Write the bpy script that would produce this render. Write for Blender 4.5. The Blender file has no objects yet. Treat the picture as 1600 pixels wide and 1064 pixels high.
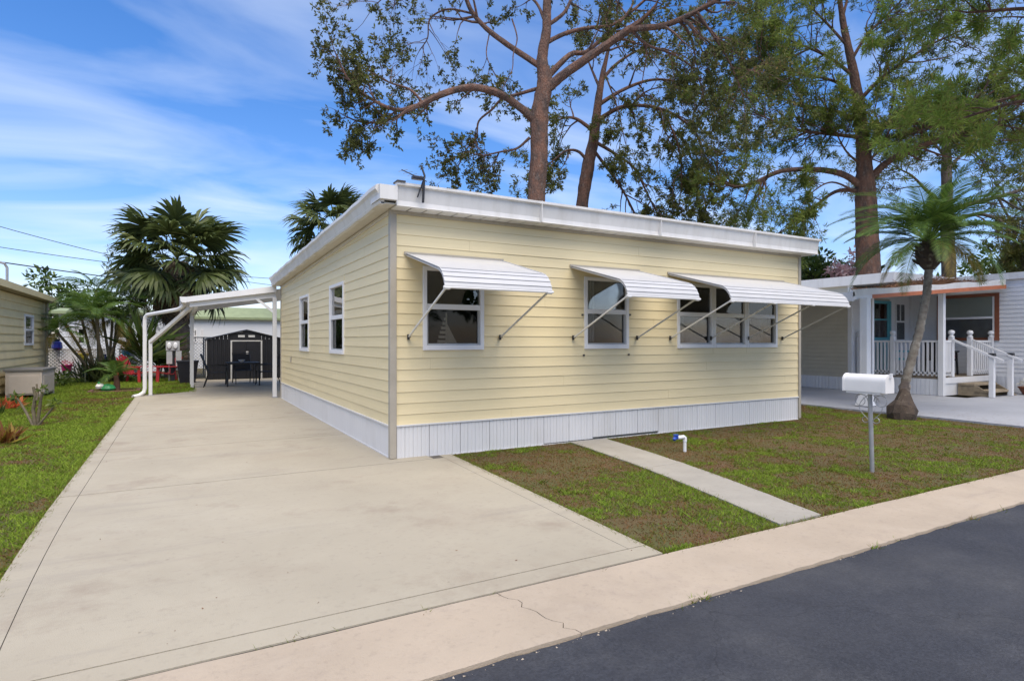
import bpy, bmesh, math, random
import numpy as np
from mathutils import Vector, Matrix
random.seed(7); rng = np.random.default_rng(11)
S = bpy.context.scene; COL = S.collection; R = math.radians; PI = math.pi

# ------------------------------------------------------------------ camera
CAM_H, F, U0, V0 = 1.40, 926.0, 800.0, 533.0
cam = bpy.data.cameras.new('camera'); cam_o = bpy.data.objects.new('camera', cam); COL.objects.link(cam_o)
cam.sensor_width = 36; cam.lens = 36*F/1600.0; cam.clip_end = 2000; cam.clip_start = 0.05
cam_o.location = (0, 0, CAM_H); YAW = math.atan2(.4903, .8716)
cam_o.rotation_euler = (PI/2, 0, -YAW); cam.shift_y = (V0-532)/1600.0
S.camera = cam_o
S.render.resolution_x = 1024; S.render.resolution_y = 680

# ------------------------------------------------------------------ sky, sun, exposure
SUN_FROM = Vector((-.10, -.50, 1.0)).normalized()
sun_el = math.asin(SUN_FROM.z); sun_az = math.atan2(SUN_FROM.x, SUN_FROM.y)
W = bpy.data.worlds.new('World'); S.world = W; W.use_nodes = True
nt = W.node_tree; N = nt.nodes; L = nt.links; N.clear()
wo = N.new('ShaderNodeOutputWorld'); bg = N.new('ShaderNodeBackground'); sk = N.new('ShaderNodeTexSky')
sk.sky_type = 'NISHITA'; sk.sun_disc = False; sk.sun_elevation = sun_el; sk.sun_rotation = sun_az
sk.air_density = 1.0; sk.dust_density = 0.6; sk.ozone_density = 2.5
bg.inputs['Strength'].default_value = 0.116
tc = N.new('ShaderNodeTexCoord'); sep = N.new('ShaderNodeSeparateXYZ'); L.new(tc.outputs['Generated'], sep.inputs[0])
def wmath(op, a, b=None, c=None):
    m = N.new('ShaderNodeMath'); m.operation = op
    for i, v in enumerate((a, b, c)):
        if v is None: continue
        if isinstance(v, (int, float)): m.inputs[i].default_value = v
        else: L.new(v, m.inputs[i])
    return m.outputs[0]
zc = wmath('ADD', wmath('MAXIMUM', sep.outputs[2], 0.0), 0.12)
cx = wmath('DIVIDE', sep.outputs[0], zc); cy = wmath('DIVIDE', sep.outputs[1], zc)
cmb = N.new('ShaderNodeCombineXYZ'); L.new(cx, cmb.inputs[0]); L.new(cy, cmb.inputs[1])
mp = N.new('ShaderNodeMapping'); mp.inputs['Rotation'].default_value = (0, 0, R(78)); mp.inputs['Scale'].default_value = (.6, 1.25, 1)
mp.inputs['Location'].default_value = (1.7, .45, 0)
L.new(cmb.outputs[0], mp.inputs[0])
n1 = N.new('ShaderNodeTexNoise'); n1.inputs['Scale'].default_value = 1.25; n1.inputs['Detail'].default_value = 7; n1.inputs['Roughness'].default_value = .5; n1.inputs['Distortion'].default_value = .9
L.new(mp.outputs[0], n1.inputs['Vector'])
rp = N.new('ShaderNodeValToRGB'); rp.color_ramp.elements[0].position = .42; rp.color_ramp.elements[1].position = .86
L.new(n1.outputs[0], rp.inputs[0])
cl = wmath('MULTIPLY', rp.outputs[0], .72)
mx = N.new('ShaderNodeMixRGB'); mx.inputs[2].default_value = (4.9, 5.4, 6.2, 1)
sat = N.new('ShaderNodeHueSaturation'); sat.inputs['Saturation'].default_value = 1.32
L.new(sk.outputs[0], sat.inputs['Color'])
tn = N.new('ShaderNodeMixRGB'); tn.blend_type = 'MULTIPLY'; tn.inputs[0].default_value = 1; tn.inputs[2].default_value = (1.04, .93, 1.06, 1); L.new(sat.outputs[0], tn.inputs[1])
L.new(cl, mx.inputs[0]); L.new(tn.outputs[0], mx.inputs[1]); L.new(mx.outputs[0], bg.inputs['Color']); L.new(bg.outputs[0], wo.inputs[0])

sl = bpy.data.lights.new('sun', 'SUN'); sl.energy = 2.75; sl.angle = R(62); sl.color = (1, .905, .745)
so = bpy.data.objects.new('sun', sl); COL.objects.link(so); so.rotation_euler = SUN_FROM.to_track_quat('Z', 'Y').to_euler()
S.view_settings.view_transform = 'Standard'; S.view_settings.look = 'None'; S.view_settings.gamma = 1
S.view_settings.use_curve_mapping = False; S.view_settings.exposure = 0.82

# ------------------------------------------------------------------ pixel helpers (photo pixel -> world point)
def ray(u, v):
    t = (u-U0)/F
    return Vector((.4903+.8716*t, .8716-.4903*t, (V0-v)/F))          # per unit depth
def AT(u, v, Z): return Vector((0, 0, CAM_H)) + ray(u, v)*Z            # at forward depth Z
def G(u, v, z=0): d = ray(u, v); return Vector((0, 0, CAM_H)) + d*((z-CAM_H)/d.z)
def PXP(u, v, x): d = ray(u, v); return Vector((0, 0, CAM_H)) + d*(x/d.x)
def PYP(u, v, y): d = ray(u, v); return Vector((0, 0, CAM_H)) + d*(y/d.y)

# ------------------------------------------------------------------ object helpers
def link(o): COL.objects.link(o); return o
def tag(o, label=None, cat=None, group=None, kind=None):
    if label: o['label'] = label
    if cat: o['category'] = cat
    if group: o['group'] = group
    if kind: o['kind'] = kind
    return o
def empty(name, loc, rz=0, label=None, cat=None, group=None, kind=None):
    o = link(bpy.data.objects.new(name, None)); o.location = loc; o.rotation_euler = (0, 0, rz); o.empty_display_size = .1
    return tag(o, label, cat, group, kind)
def copy_tree(o, parent=None):
    c = link(o.copy()); c.parent = parent
    for ch in list(o.children): copy_tree(ch, c)
    return c
def par(o, p):
    o.parent = p; return o

class MB:
    """mesh collector in the local space of the thing"""
    def __init__(s): s.V = []; s.Fc = []; s.n = 0; s.T = []
    def add(s, V, Fc, t=None):
        V = np.asarray(V, float).reshape(-1, 3); s.V.append(V)
        for f in Fc: s.Fc.append(tuple(i+s.n for i in f))
        if t is not None: s.T += [t]*len(Fc)
        s.n += len(V); return s
    def box(s, a, b, rot=None, bev=0):
        x0, y0, z0 = a; x1, y1, z1 = b
        if bev:
            bm = bmesh.new(); bmesh.ops.create_cube(bm, size=1)
            for v in bm.verts: v.co = Vector(((x0+x1)/2+v.co.x*(x1-x0), (y0+y1)/2+v.co.y*(y1-y0), (z0+z1)/2+v.co.z*(z1-z0)))
            bmesh.ops.bevel(bm, geom=bm.edges[:], offset=bev, segments=2, affect='EDGES', profile=.6)
            bm.verts.index_update()
            V = [v.co.copy() for v in bm.verts]; Fs = [[v.index for v in f.verts] for f in bm.faces]; bm.free()
        else:
            V = [Vector(p) for p in ((x0,y0,z0),(x1,y0,z0),(x1,y1,z0),(x0,y1,z0),(x0,y0,z1),(x1,y0,z1),(x1,y1,z1),(x0,y1,z1))]
            Fs = [(0,3,2,1),(4,5,6,7),(0,1,5,4),(1,2,6,5),(2,3,7,6),(3,0,4,7)]
        if rot is not None: V = [rot @ v for v in V]
        return s.add([tuple(v) for v in V], Fs)
    def bar(s, a, b, w, h=None, up=(0, 0, 1)):
        """rectangular bar from a to b"""
        a = Vector(a); b = Vector(b); h = h or w; d = (b-a).normalized(); up = Vector(up)
        if abs(d.dot(up)) > .98: up = Vector((1, 0, 0))
        x = d.cross(up).normalized(); z = x.cross(d)
        V = []
        for p in (a, b):
            for sx, sz in ((-1,-1),(1,-1),(1,1),(-1,1)): V.append(p + x*(w/2*sx) + z*(h/2*sz))
        return s.add([tuple(v) for v in V], [(0,1,2,3),(7,6,5,4),(0,4,5,1),(1,5,6,2),(2,6,7,3),(3,7,4,0)])
    def tube(s, pts, rad, n=8, cap=True, wob=0):
        P = [Vector(p) for p in pts]
        if not hasattr(rad, '__len__'): rad = [rad]*len(P)
        V = []; ref = None
        for i, p in enumerate(P):
            d = (P[min(i+1, len(P)-1)]-P[max(i-1, 0)]).normalized()
            if ref is None: ref = d.orthogonal().normalized()
            x = (ref - d*ref.dot(d)); x = x.normalized() if x.length > 1e-5 else d.orthogonal().normalized(); ref = x
            y = d.cross(x)
            for k in range(n):
                a = 2*PI*k/n; rr = rad[i]*(1+(random.uniform(-wob, wob) if wob else 0))
                V.append(p + x*(math.cos(a)*rr) + y*(math.sin(a)*rr))
        Fs = [(i*n+k, i*n+(k+1)%n, (i+1)*n+(k+1)%n, (i+1)*n+k) for i in range(len(P)-1) for k in range(n)]
        if cap: Fs += [tuple(range(n-1, -1, -1)), tuple((len(P)-1)*n+k for k in range(n))]
        return s.add([tuple(v) for v in V], Fs)
    def lathe(s, prof, n=14, c=(0, 0, 0)):
        V = []
        for r, z in prof:
            for k in range(n): a = 2*PI*k/n; V.append((c[0]+r*math.cos(a), c[1]+r*math.sin(a), c[2]+z))
        m = len(prof)
        Fs = [(i*n+k, i*n+(k+1)%n, (i+1)*n+(k+1)%n, (i+1)*n+k) for i in range(m-1) for k in range(n)]
        Fs += [tuple(range(n-1, -1, -1)), tuple((m-1)*n+k for k in range(n))]
        return s.add(V, Fs)
    def prism(s, poly, ex, ox=(0, 0, 0), e1=(1, 0, 0), e2=(0, 0, 1)):
        """polygon in plane (e1,e2) at ox, extruded by vector ex"""
        e1 = Vector(e1); e2 = Vector(e2); ox = Vector(ox); ex = Vector(ex); n = len(poly)
        A = [ox+e1*p+e2*q for p, q in poly]; B = [a+ex for a in A]
        return s.add([tuple(v) for v in A+B], [tuple(range(n-1, -1, -1)), tuple(range(n, 2*n))]+[(i, (i+1)%n, n+(i+1)%n, n+i) for i in range(n)])
    def sheet(s, poly, z0, z1):
        """flat slab from an xy polygon"""
        n = len(poly); return s.add([(x, y, z0) for x, y in poly]+[(x, y, z1) for x, y in poly],
            [tuple(range(n-1, -1, -1)), tuple(range(n, 2*n))]+[(i, (i+1)%n, n+(i+1)%n, n+i) for i in range(n)])
    def mesh(s, name, mat, smooth=False):
        me = bpy.data.meshes.new(name); V = np.concatenate(s.V) if s.V else np.zeros((0, 3))
        me.from_pydata(V.tolist(), [], s.Fc)
        bm = bmesh.new(); bm.from_mesh(me); bmesh.ops.recalc_face_normals(bm, faces=bm.faces); bm.to_mesh(me); bm.free()
        me.materials.append(mat)
        if smooth: me.shade_smooth(); me.set_sharp_from_angle(angle=R(40))
        me.update(); return me
    def build(s, name, mat, parent=None, smooth=False, loc=None, **kw):
        o = link(bpy.data.objects.new(name, s.mesh(name, mat, smooth)))
        if parent: o.parent = parent
        if loc: o.location = loc
        return tag(o, **kw)
def inst(name, me, parent=None, loc=(0, 0, 0), rot=(0, 0, 0), sc=1, **kw):
    o = link(bpy.data.objects.new(name, me)); o.parent = parent; o.location = loc; o.rotation_euler = rot
    o.scale = (sc, sc, sc) if not hasattr(sc, '__len__') else sc
    return tag(o, **kw)
def tri_mesh(name, V, T, tint, mat):
    """big triangle soup, V (n,3), T (m,3), tint per face"""
    me = bpy.data.meshes.new(name); n = len(V); m = len(T)
    me.vertices.add(n); me.vertices.foreach_set('co', np.ascontiguousarray(V, dtype=np.float32).ravel())
    me.loops.add(m*3); me.loops.foreach_set('vertex_index', np.ascontiguousarray(T, dtype=np.int32).ravel())
    me.polygons.add(m); me.polygons.foreach_set('loop_start', np.arange(0, m*3, 3, dtype=np.int32))
    me.update(calc_edges=True)
    a = me.attributes.new('tint', 'FLOAT', 'FACE'); a.data.foreach_set('value', np.ascontiguousarray(tint, dtype=np.float32))
    me.materials.append(mat); return me

# ------------------------------------------------------------------ materials
def mat(name, col, rough=.6, var=.08, scale=6, bump=0, bscale=80, metal=0, col2=None, spec=.5, coat=0, stretch=(1,1,1), dirt=None, trans=0, bdist=.01):
    m = bpy.data.materials.new(name); m.use_nodes = True; t = m.node_tree; b = t.nodes['Principled BSDF']
    b.inputs['Roughness'].default_value = rough; b.inputs['Metallic'].default_value = metal
    b.inputs['Specular IOR Level'].default_value = spec; b.inputs['Coat Weight'].default_value = coat
    tcn = t.nodes.new('ShaderNodeTexCoord'); mpn = t.nodes.new('ShaderNodeMapping'); mpn.inputs['Scale'].default_value = stretch
    t.links.new(tcn.outputs['Object'], mpn.inputs[0])
    nz = t.nodes.new('ShaderNodeTexNoise'); nz.inputs['Scale'].default_value = scale; nz.inputs['Detail'].default_value = 6; nz.inputs['Roughness'].default_value = .6
    t.links.new(mpn.outputs[0], nz.inputs['Vector'])
    rmp = t.nodes.new('ShaderNodeValToRGB'); c = Vector(col); c2 = Vector(col2) if col2 else c*(1-var*1.6)
    rmp.color_ramp.elements[0].position = .32; rmp.color_ramp.elements[1].position = .68
    rmp.color_ramp.elements[0].color = (*c2, 1); rmp.color_ramp.elements[1].color = (*(c*(1+var*.6) if not col2 else c), 1)
    t.links.new(nz.outputs[0], rmp.inputs[0]); out = rmp.outputs[0]
    if dirt:
        dcol, dscale, lo, hi, amt = dirt
        n2 = t.nodes.new('ShaderNodeTexNoise'); n2.inputs['Scale'].default_value = dscale; n2.inputs['Detail'].default_value = 8; n2.inputs['Roughness'].default_value = .65
        t.links.new(mpn.outputs[0], n2.inputs['Vector'])
        r2 = t.nodes.new('ShaderNodeMapRange'); r2.inputs[1].default_value = lo; r2.inputs[2].default_value = hi; r2.inputs[4].default_value = amt
        t.links.new(n2.outputs[0], r2.inputs[0])
        mm = t.nodes.new('ShaderNodeMixRGB'); mm.inputs[2].default_value = (*dcol, 1)
        t.links.new(r2.outputs[0], mm.inputs[0]); t.links.new(out, mm.inputs[1]); out = mm.outputs[0]
    t.links.new(out, b.inputs['Base Color'])
    if bump:
        n3 = t.nodes.new('ShaderNodeTexNoise'); n3.inputs['Scale'].default_value = bscale; n3.inputs['Detail'].default_value = 5
        t.links.new(mpn.outputs[0], n3.inputs['Vector'])
        bp = t.nodes.new('ShaderNodeBump'); bp.inputs['Strength'].default_value = bump; bp.inputs['Distance'].default_value = bdist
        t.links.new(n3.outputs[0], bp.inputs['Height']); t.links.new(bp.outputs[0], b.inputs['Normal'])
    return m
def leafmat(name, stops, rough=.55, trans=.35, spec=.35):
    m = bpy.data.materials.new(name); m.use_nodes = True; t = m.node_tree; b = t.nodes['Principled BSDF']
    b.inputs['Roughness'].default_value = rough; b.inputs['Specular IOR Level'].default_value = spec
    at = t.nodes.new('ShaderNodeAttribute'); at.attribute_name = 'tint'
    rmp = t.nodes.new('ShaderNodeValToRGB'); e = rmp.color_ramp.elements
    while len(e) < len(stops): e.new(.5)
    for i, (p, c) in enumerate(stops): e[i].position = p; e[i].color = (*c, 1)
    t.links.new(at.outputs['Fac'], rmp.inputs[0]); t.links.new(rmp.outputs[0], b.inputs['Base Color'])
    if trans:
        tr = t.nodes.new('ShaderNodeBsdfTranslucent'); t.links.new(rmp.outputs[0], tr.inputs[0])
        ms = t.nodes.new('ShaderNodeMixShader'); ms.inputs[0].default_value = trans
        t.links.new(b.outputs[0], ms.inputs[1]); t.links.new(tr.outputs[0], ms.inputs[2]); t.links.new(ms.outputs[0], t.nodes['Material Output'].inputs[0])
    return m
def glassmat(name, tint=(.75, .8, .82), refl=1.0, rough=.0):
    m = bpy.data.materials.new(name); m.use_nodes = True; t = m.node_tree; t.nodes.remove(t.nodes['Principled BSDF'])
    g = t.nodes.new('ShaderNodeBsdfGlossy'); g.inputs['Roughness'].default_value = rough
    tr = t.nodes.new('ShaderNodeBsdfTransparent'); tr.inputs[0].default_value = (*tint, 1)
    lw = t.nodes.new('ShaderNodeFresnel'); lw.inputs[0].default_value = 1.55
    # slight waviness of old glass
    tcn = t.nodes.new('ShaderNodeTexCoord'); nz = t.nodes.new('ShaderNodeTexNoise'); nz.inputs['Scale'].default_value = 1.6
    t.links.new(tcn.outputs['Object'], nz.inputs['Vector'])
    bp = t.nodes.new('ShaderNodeBump'); bp.inputs['Strength'].default_value = .06; bp.inputs['Distance'].default_value = .05
    t.links.new(nz.outputs[0], bp.inputs['Height']); t.links.new(bp.outputs[0], g.inputs['Normal'])
    k = t.nodes.new('ShaderNodeMath'); k.operation = 'MULTIPLY'; k.inputs[1].default_value = refl; t.links.new(lw.outputs[0], k.inputs[0])
    ms = t.nodes.new('ShaderNodeMixShader'); t.links.new(k.outputs[0], ms.inputs[0]); t.links.new(tr.outputs[0], ms.inputs[1]); t.links.new(g.outputs[0], ms.inputs[2])
    t.links.new(ms.outputs[0], t.nodes['Material Output'].inputs[0]); return m

M = {}
M['yellow'] = mat('yellow vinyl', (.765, .645, .385), .5, .035, 1.6, .12, 140, stretch=(.5, .5, 3), dirt=((.55, .47, .30), 2.2, .55, .85, .35))
M['trim_tan'] = mat('tan trim', (.40, .36, .29), .5, .06, 5)
M['white'] = mat('white vinyl', (.77, .76, .75), .45, .03, 3, dirt=((.5, .48, .42), 3.0, .58, .9, .4))
M['skirt'] = mat('white skirting', (.67, .665, .655), .42, .03, 2, dirt=((.46, .43, .37), 1.7, .52, .9, .55), stretch=(1, 1, .35))
M['white_metal'] = mat('white painted metal', (.74, .73, .71), .38, .03, 4, dirt=((.42, .40, .36), 5.0, .6, .9, .45))
M['fascia'] = mat('fascia metal', (.69, .675, .645), .42, .04, 2.2, dirt=((.45, .42, .36), 2.6, .48, .8, .6), stretch=(1.6, 1.6, .5))
M['soffit'] = mat('soffit', (.62, .58, .50), .6, .06, 5)
M['roof_white'] = mat('white roof coating', (.74, .74, .73), .6, .06, 3)
M['awning'] = mat('awning aluminium', (.52, .52, .52), .42, .03, 4, dirt=((.45, .44, .40), 7.0, .55, .9, .35), bump=.06, bscale=30)
M['dark_bracket'] = mat('dark bracket', (.06, .055, .05), .6)
M['arm'] = mat('awning arm', (.66, .65, .62), .4, .05, 10)
M['glass'] = glassmat('window glass', (.84, .87, .88), 1.7)
M['screen'] = glassmat('screened glass', (.66, .67, .68), .45, .03)
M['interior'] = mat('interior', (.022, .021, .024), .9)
M['curtain'] = mat('curtain', (.50, .51, .50), .9, .1, 8)
M['blind'] = mat('window blind', (.74, .78, .70), .8, .05, 3, stretch=(.2, .2, 12))
M['concrete'] = mat('driveway concrete', (.385, .342, .258), .85, .07, .55, .22, 160, dirt=((.27, .215, .16), .75, .52, .78, .55))
M['joint'] = mat('joint dirt', (.13, .115, .095), .95, .2, 9)
M['kerb'] = mat('kerb concrete', (.425, .35, .262), .88, .07, 1.4, .3, 120, dirt=((.25, .20, .165), 2.2, .56, .82, .5))
M['walk'] = mat('walk concrete', (.35, .325, .275), .9, .07, 2.2, .35, 110, dirt=((.22, .19, .155), 4.0, .56, .85, .5))
M['ndrive'] = mat('painted concrete', (.35, .36, .385), .75, .06, .9, .12, 100, dirt=((.26, .25, .25), 2.6, .58, .85, .5))
M['soil'] = mat('lawn soil', (.115, .068, .030), .98, .2, 2.2, .8, 60, col2=(.075, .085, .022))
M['bark'] = mat('pine bark', (.175, .088, .058), .95, .3, 5, 1.0, 22, col2=(.060, .045, .040), stretch=(1, 1, .5), dirt=((.21, .165, .14), 12, .54, .68, .65), bdist=.06)
M['bark_grey'] = mat('grey bark', (.12, .098, .08), .95, .3, 7, .9, 26, col2=(.065, .052, .043), stretch=(1, 1, .5), bdist=.05)
M['palm_bark'] = mat('palm trunk', (.20, .155, .11), .95, .3, 9, .9, 30, col2=(.085, .062, .042), stretch=(1, 1, 2.5))
M['areca_stem'] = mat('cane stem', (.19, .155, .09), .8, .25, 5, .3, 30, col2=(.095, .078, .05), stretch=(1, 1, 3))
M['pygmy_bark'] = mat('lichen palm trunk', (.27, .245, .20), .95, .3, 9, .9, 40, col2=(.12, .095, .07), dirt=((.50, .48, .42), 7, .6, .7, .6))
M['root_bark'] = mat('root mass', (.085, .062, .045), .98, .3, 10, 1, 40, col2=(.04, .03, .024), dirt=((.30, .31, .24), 5, .58, .7, .6))
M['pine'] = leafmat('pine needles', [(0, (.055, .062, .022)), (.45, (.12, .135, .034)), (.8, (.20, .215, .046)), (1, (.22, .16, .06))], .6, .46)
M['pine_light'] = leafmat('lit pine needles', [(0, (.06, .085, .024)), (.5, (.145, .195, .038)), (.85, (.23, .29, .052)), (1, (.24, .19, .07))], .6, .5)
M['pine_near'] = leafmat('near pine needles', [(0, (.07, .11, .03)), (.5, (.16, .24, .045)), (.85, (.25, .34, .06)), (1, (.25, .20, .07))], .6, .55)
M['sabal'] = leafmat('cabbage palm leaf', [(0, (.035, .052, .018)), (.6, (.098, .128, .036)), (1, (.19, .205, .07))], .45, .35)
M['deadpalm'] = leafmat('dead palm leaf', [(0, (.16, .10, .06)), (.6, (.31, .22, .14)), (1, (.42, .33, .22))], .85, .2)
M['pinnate'] = leafmat('feather palm leaf', [(0, (.04, .075, .016)), (.6, (.095, .17, .028)), (1, (.18, .25, .05))], .42, .35)
M['pinnate_old'] = leafmat('yellowing feather palm leaf', [(0, (.14, .11, .02)), (.6, (.26, .19, .035)), (1, (.34, .24, .07))], .55, .35)
M['bush'] = leafmat('shrub leaf', [(0, (.03, .055, .014)), (.6, (.075, .125, .024)), (1, (.16, .20, .045))], .5, .35)
M['pinkbloom'] = leafmat('pink bloom', [(0, (.42, .24, .25)), (.6, (.62, .42, .43)), (1, (.72, .58, .56))], .6, .4)
M['croton_red'] = leafmat('red bromeliad leaf', [(0, (.45, .07, .03)), (.6, (.62, .13, .05)), (1, (.62, .36, .10))], .5, .35)
M['croton_dark'] = leafmat('croton leaf', [(0, (.12, .03, .02)), (.5, (.24, .10, .025)), (1, (.34, .27, .04))], .45, .3)
M['grass'] = leafmat('grass blade', [(0, (.19, .095, .038)), (.30, (.17, .105, .030)), (.50, (.15, .165, .024)), (.78, (.135, .225, .020)), (1, (.25, .34, .036))], .7, .35, .2)
M['straw'] = leafmat('pine straw', [(0, (.13, .065, .035)), (1, (.26, .14, .075))], .9, .1)
M['shed'] = mat('charcoal steel', (.016, .016, .019), .42, .1, 4)
M['shedtrim'] = mat('shed trim', (.55, .54, .50), .5)
M['black'] = mat('black metal', (.018, .018, .020), .45, .1, 5)
M['black_mesh'] = mat('black sling', (.028, .028, .03), .8)
M['black_plastic'] = mat('black plastic', (.022, .021, .028), .4)
M['grey_metal'] = mat('galvanised', (.36, .37, .38), .4, .12, 8, metal=.35)
M['grey_box'] = mat('grey meter box', (.42, .42, .41), .5, .08, 6)
M['tan_siding'] = mat('tan siding', (.76, .62, .33), .6, .05, 3, dirt=((.46, .38, .23), 2.5, .55, .85, .4))
M['tan_dark'] = mat('tan eave', (.36, .29, .18), .6, .06)
M['resin'] = mat('taupe resin', (.58, .50, .41), .55, .04)
M['resin_lid'] = mat('dark resin lid', (.20, .19, .17), .5, .06)
M['taupe'] = mat('taupe siding', (.50, .465, .37), .6, .05, 3)
M['nwhite'] = mat('neighbour white siding', (.72, .72, .72), .5, .04, 2.5)
M['nskirt'] = mat('neighbour skirting', (.72, .73, .75), .5, .04, 3)
M['orange'] = mat('orange board', (.50, .16, .065), .6, .12, 6)
M['turq'] = mat('turquoise paint', (.10, .36, .42), .5, .08, 5)
M['brown'] = mat('brown trim', (.23, .075, .035), .55, .1, 5)
M['deck'] = mat('deck boards', (.21, .17, .12), .85, .2, 9)
M['step'] = mat('weathered step', (.30, .24, .16), .9, .2, 8)
M['red'] = mat('red resin', (.44, .035, .04), .45, .08)
M['blue'] = mat('sky blue pot', (.05, .30, .50), .4)
M['navy'] = mat('navy glass', (.012, .016, .16), .25)
M['yellowpot'] = mat('yellow pot', (.62, .50, .07), .45)
M['magenta'] = mat('magenta pot', (.50, .025, .17), .45)
M['wood'] = mat('timber edging', (.15, .075, .05), .9, .2, 8)
M['lattice'] = mat('white lattice', (.62, .60, .57), .7, .06)
M['galv'] = mat('chain link', (.24, .24, .24), .5, .1, 5, metal=.5)
M['backwhite'] = mat('far white siding', (.72, .73, .74), .55, .04, 2, stretch=(.3, .3, 9))
M['greenroof'] = mat('green roof', (.27, .32, .17), .7, .1, 3)
M['wire'] = mat('cable', (.02, .02, .022), .6)
M['pvc'] = mat('pvc pipe', (.74, .75, .76), .4)
M['bluehandle'] = mat('blue valve', (.02, .07, .38), .4)
M['tanwood'] = mat('sail wood', (.82, .72, .52), .7)
M['green_glaze'] = mat('green glaze', (.05, .36, .12), .3)
M['flower_white'] = leafmat('white flower', [(0, (.6, .6, .52)), (1, (.75, .75, .7))], .6, .3)
M['flower_pink'] = leafmat('pink flower', [(0, (.55, .10, .18)), (1, (.7, .3, .34))], .6, .3)

def layer(m, col, scale, lo, hi, amt, detail=9, rough=.7, stretch=(1, 1, 1), loc=(0, 0, 0)):
    """overlay another noise-shaped stain or dapple on a material's base colour"""
    t = m.node_tree; b = t.nodes['Principled BSDF']; src = b.inputs['Base Color'].links[0].from_socket
    tcn = t.nodes.new('ShaderNodeTexCoord'); mp_ = t.nodes.new('ShaderNodeMapping'); mp_.inputs['Scale'].default_value = stretch; mp_.inputs['Location'].default_value = loc
    n2 = t.nodes.new('ShaderNodeTexNoise'); n2.inputs['Scale'].default_value = scale; n2.inputs['Detail'].default_value = detail; n2.inputs['Roughness'].default_value = rough
    t.links.new(tcn.outputs['Object'], mp_.inputs[0]); t.links.new(mp_.outputs[0], n2.inputs['Vector'])
    r2 = t.nodes.new('ShaderNodeMapRange'); r2.inputs[1].default_value = lo; r2.inputs[2].default_value = hi; r2.inputs[4].default_value = amt; t.links.new(n2.outputs[0], r2.inputs[0])
    mm = t.nodes.new('ShaderNodeMixRGB'); mm.inputs[2].default_value = (*col, 1); t.links.new(r2.outputs[0], mm.inputs[0]); t.links.new(src, mm.inputs[1]); t.links.new(mm.outputs[0], b.inputs['Base Color'])
layer(M['concrete'], (.44, .40, .31), .5, .5, .7, .5, loc=(3, 1, 0)); layer(M['concrete'], (.23, .175, .13), 1.1, .56, .72, .55, loc=(7, 2, 0)); layer(M['concrete'], (.20, .17, .14), 24, .56, .80, .30, 5, .6); layer(M['concrete'], (.11, .09, .07), 7, .68, .78, .45, 6, .7, loc=(1, 5, 0)); layer(M['concrete'], (.24, .21, .18), .9, .55, .62, .22, 10, .75, stretch=(.35, 2.2, 1), loc=(11, 4, 0))
layer(M['kerb'], (.45, .38, .295), 2.6, .5, .72, .5, loc=(2, 3, 0)); layer(M['kerb'], (.21, .17, .14), 30, .55, .78, .32, 5, .6); layer(M['kerb'], (.24, .20, .17), 1.2, .58, .75, .4, stretch=(.5, 3, 1), loc=(5, 5, 0))
layer(M['walk'], (.17, .15, .125), 26, .56, .8, .35, 5, .6); layer(M['ndrive'], (.20, .20, .205), 20, .58, .8, .3, 5, .6)
# asphalt: dark, bluish, fine aggregate, worn lighter patches doubling as painted sun dapples
def asphalt():
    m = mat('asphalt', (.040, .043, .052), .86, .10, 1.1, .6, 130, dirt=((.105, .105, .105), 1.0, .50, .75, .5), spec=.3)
    t = m.node_tree; b = t.nodes['Principled BSDF']; src = b.inputs['Base Color'].links[0].from_socket
    v = t.nodes.new('ShaderNodeTexVoronoi'); v.inputs['Scale'].default_value = 95
    tcn = t.nodes.new('ShaderNodeTexCoord'); t.links.new(tcn.outputs['Object'], v.inputs['Vector'])
    mr = t.nodes.new('ShaderNodeMapRange'); mr.inputs[1].default_value = 0; mr.inputs[2].default_value = 1; mr.inputs[3].default_value = .84; mr.inputs[4].default_value = 1.24
    sp = t.nodes.new('ShaderNodeSeparateColor'); t.links.new(v.outputs['Color'], sp.inputs[0]); t.links.new(sp.outputs[0], mr.inputs[0])
    mm = t.nodes.new('ShaderNodeMixRGB'); mm.blend_type = 'MULTIPLY'; mm.inputs[0].default_value = 1
    t.links.new(src, mm.inputs[1]); t.links.new(mr.outputs[0], mm.inputs[2]); t.links.new(mm.outputs[0], b.inputs['Base Color']); return m
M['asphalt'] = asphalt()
layer(M['asphalt'], (.10, .10, .102), .55, .48, .72, .6, 6, .55, stretch=(.6, 1, 1), loc=(4, 2, 0)); layer(M['asphalt'], (.03, .031, .036), 1.4, .56, .75, .45, 7, .6, loc=(9, 1, 0))  # light and dark mottling strengthened in the colour to suggest sun dapples

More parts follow.
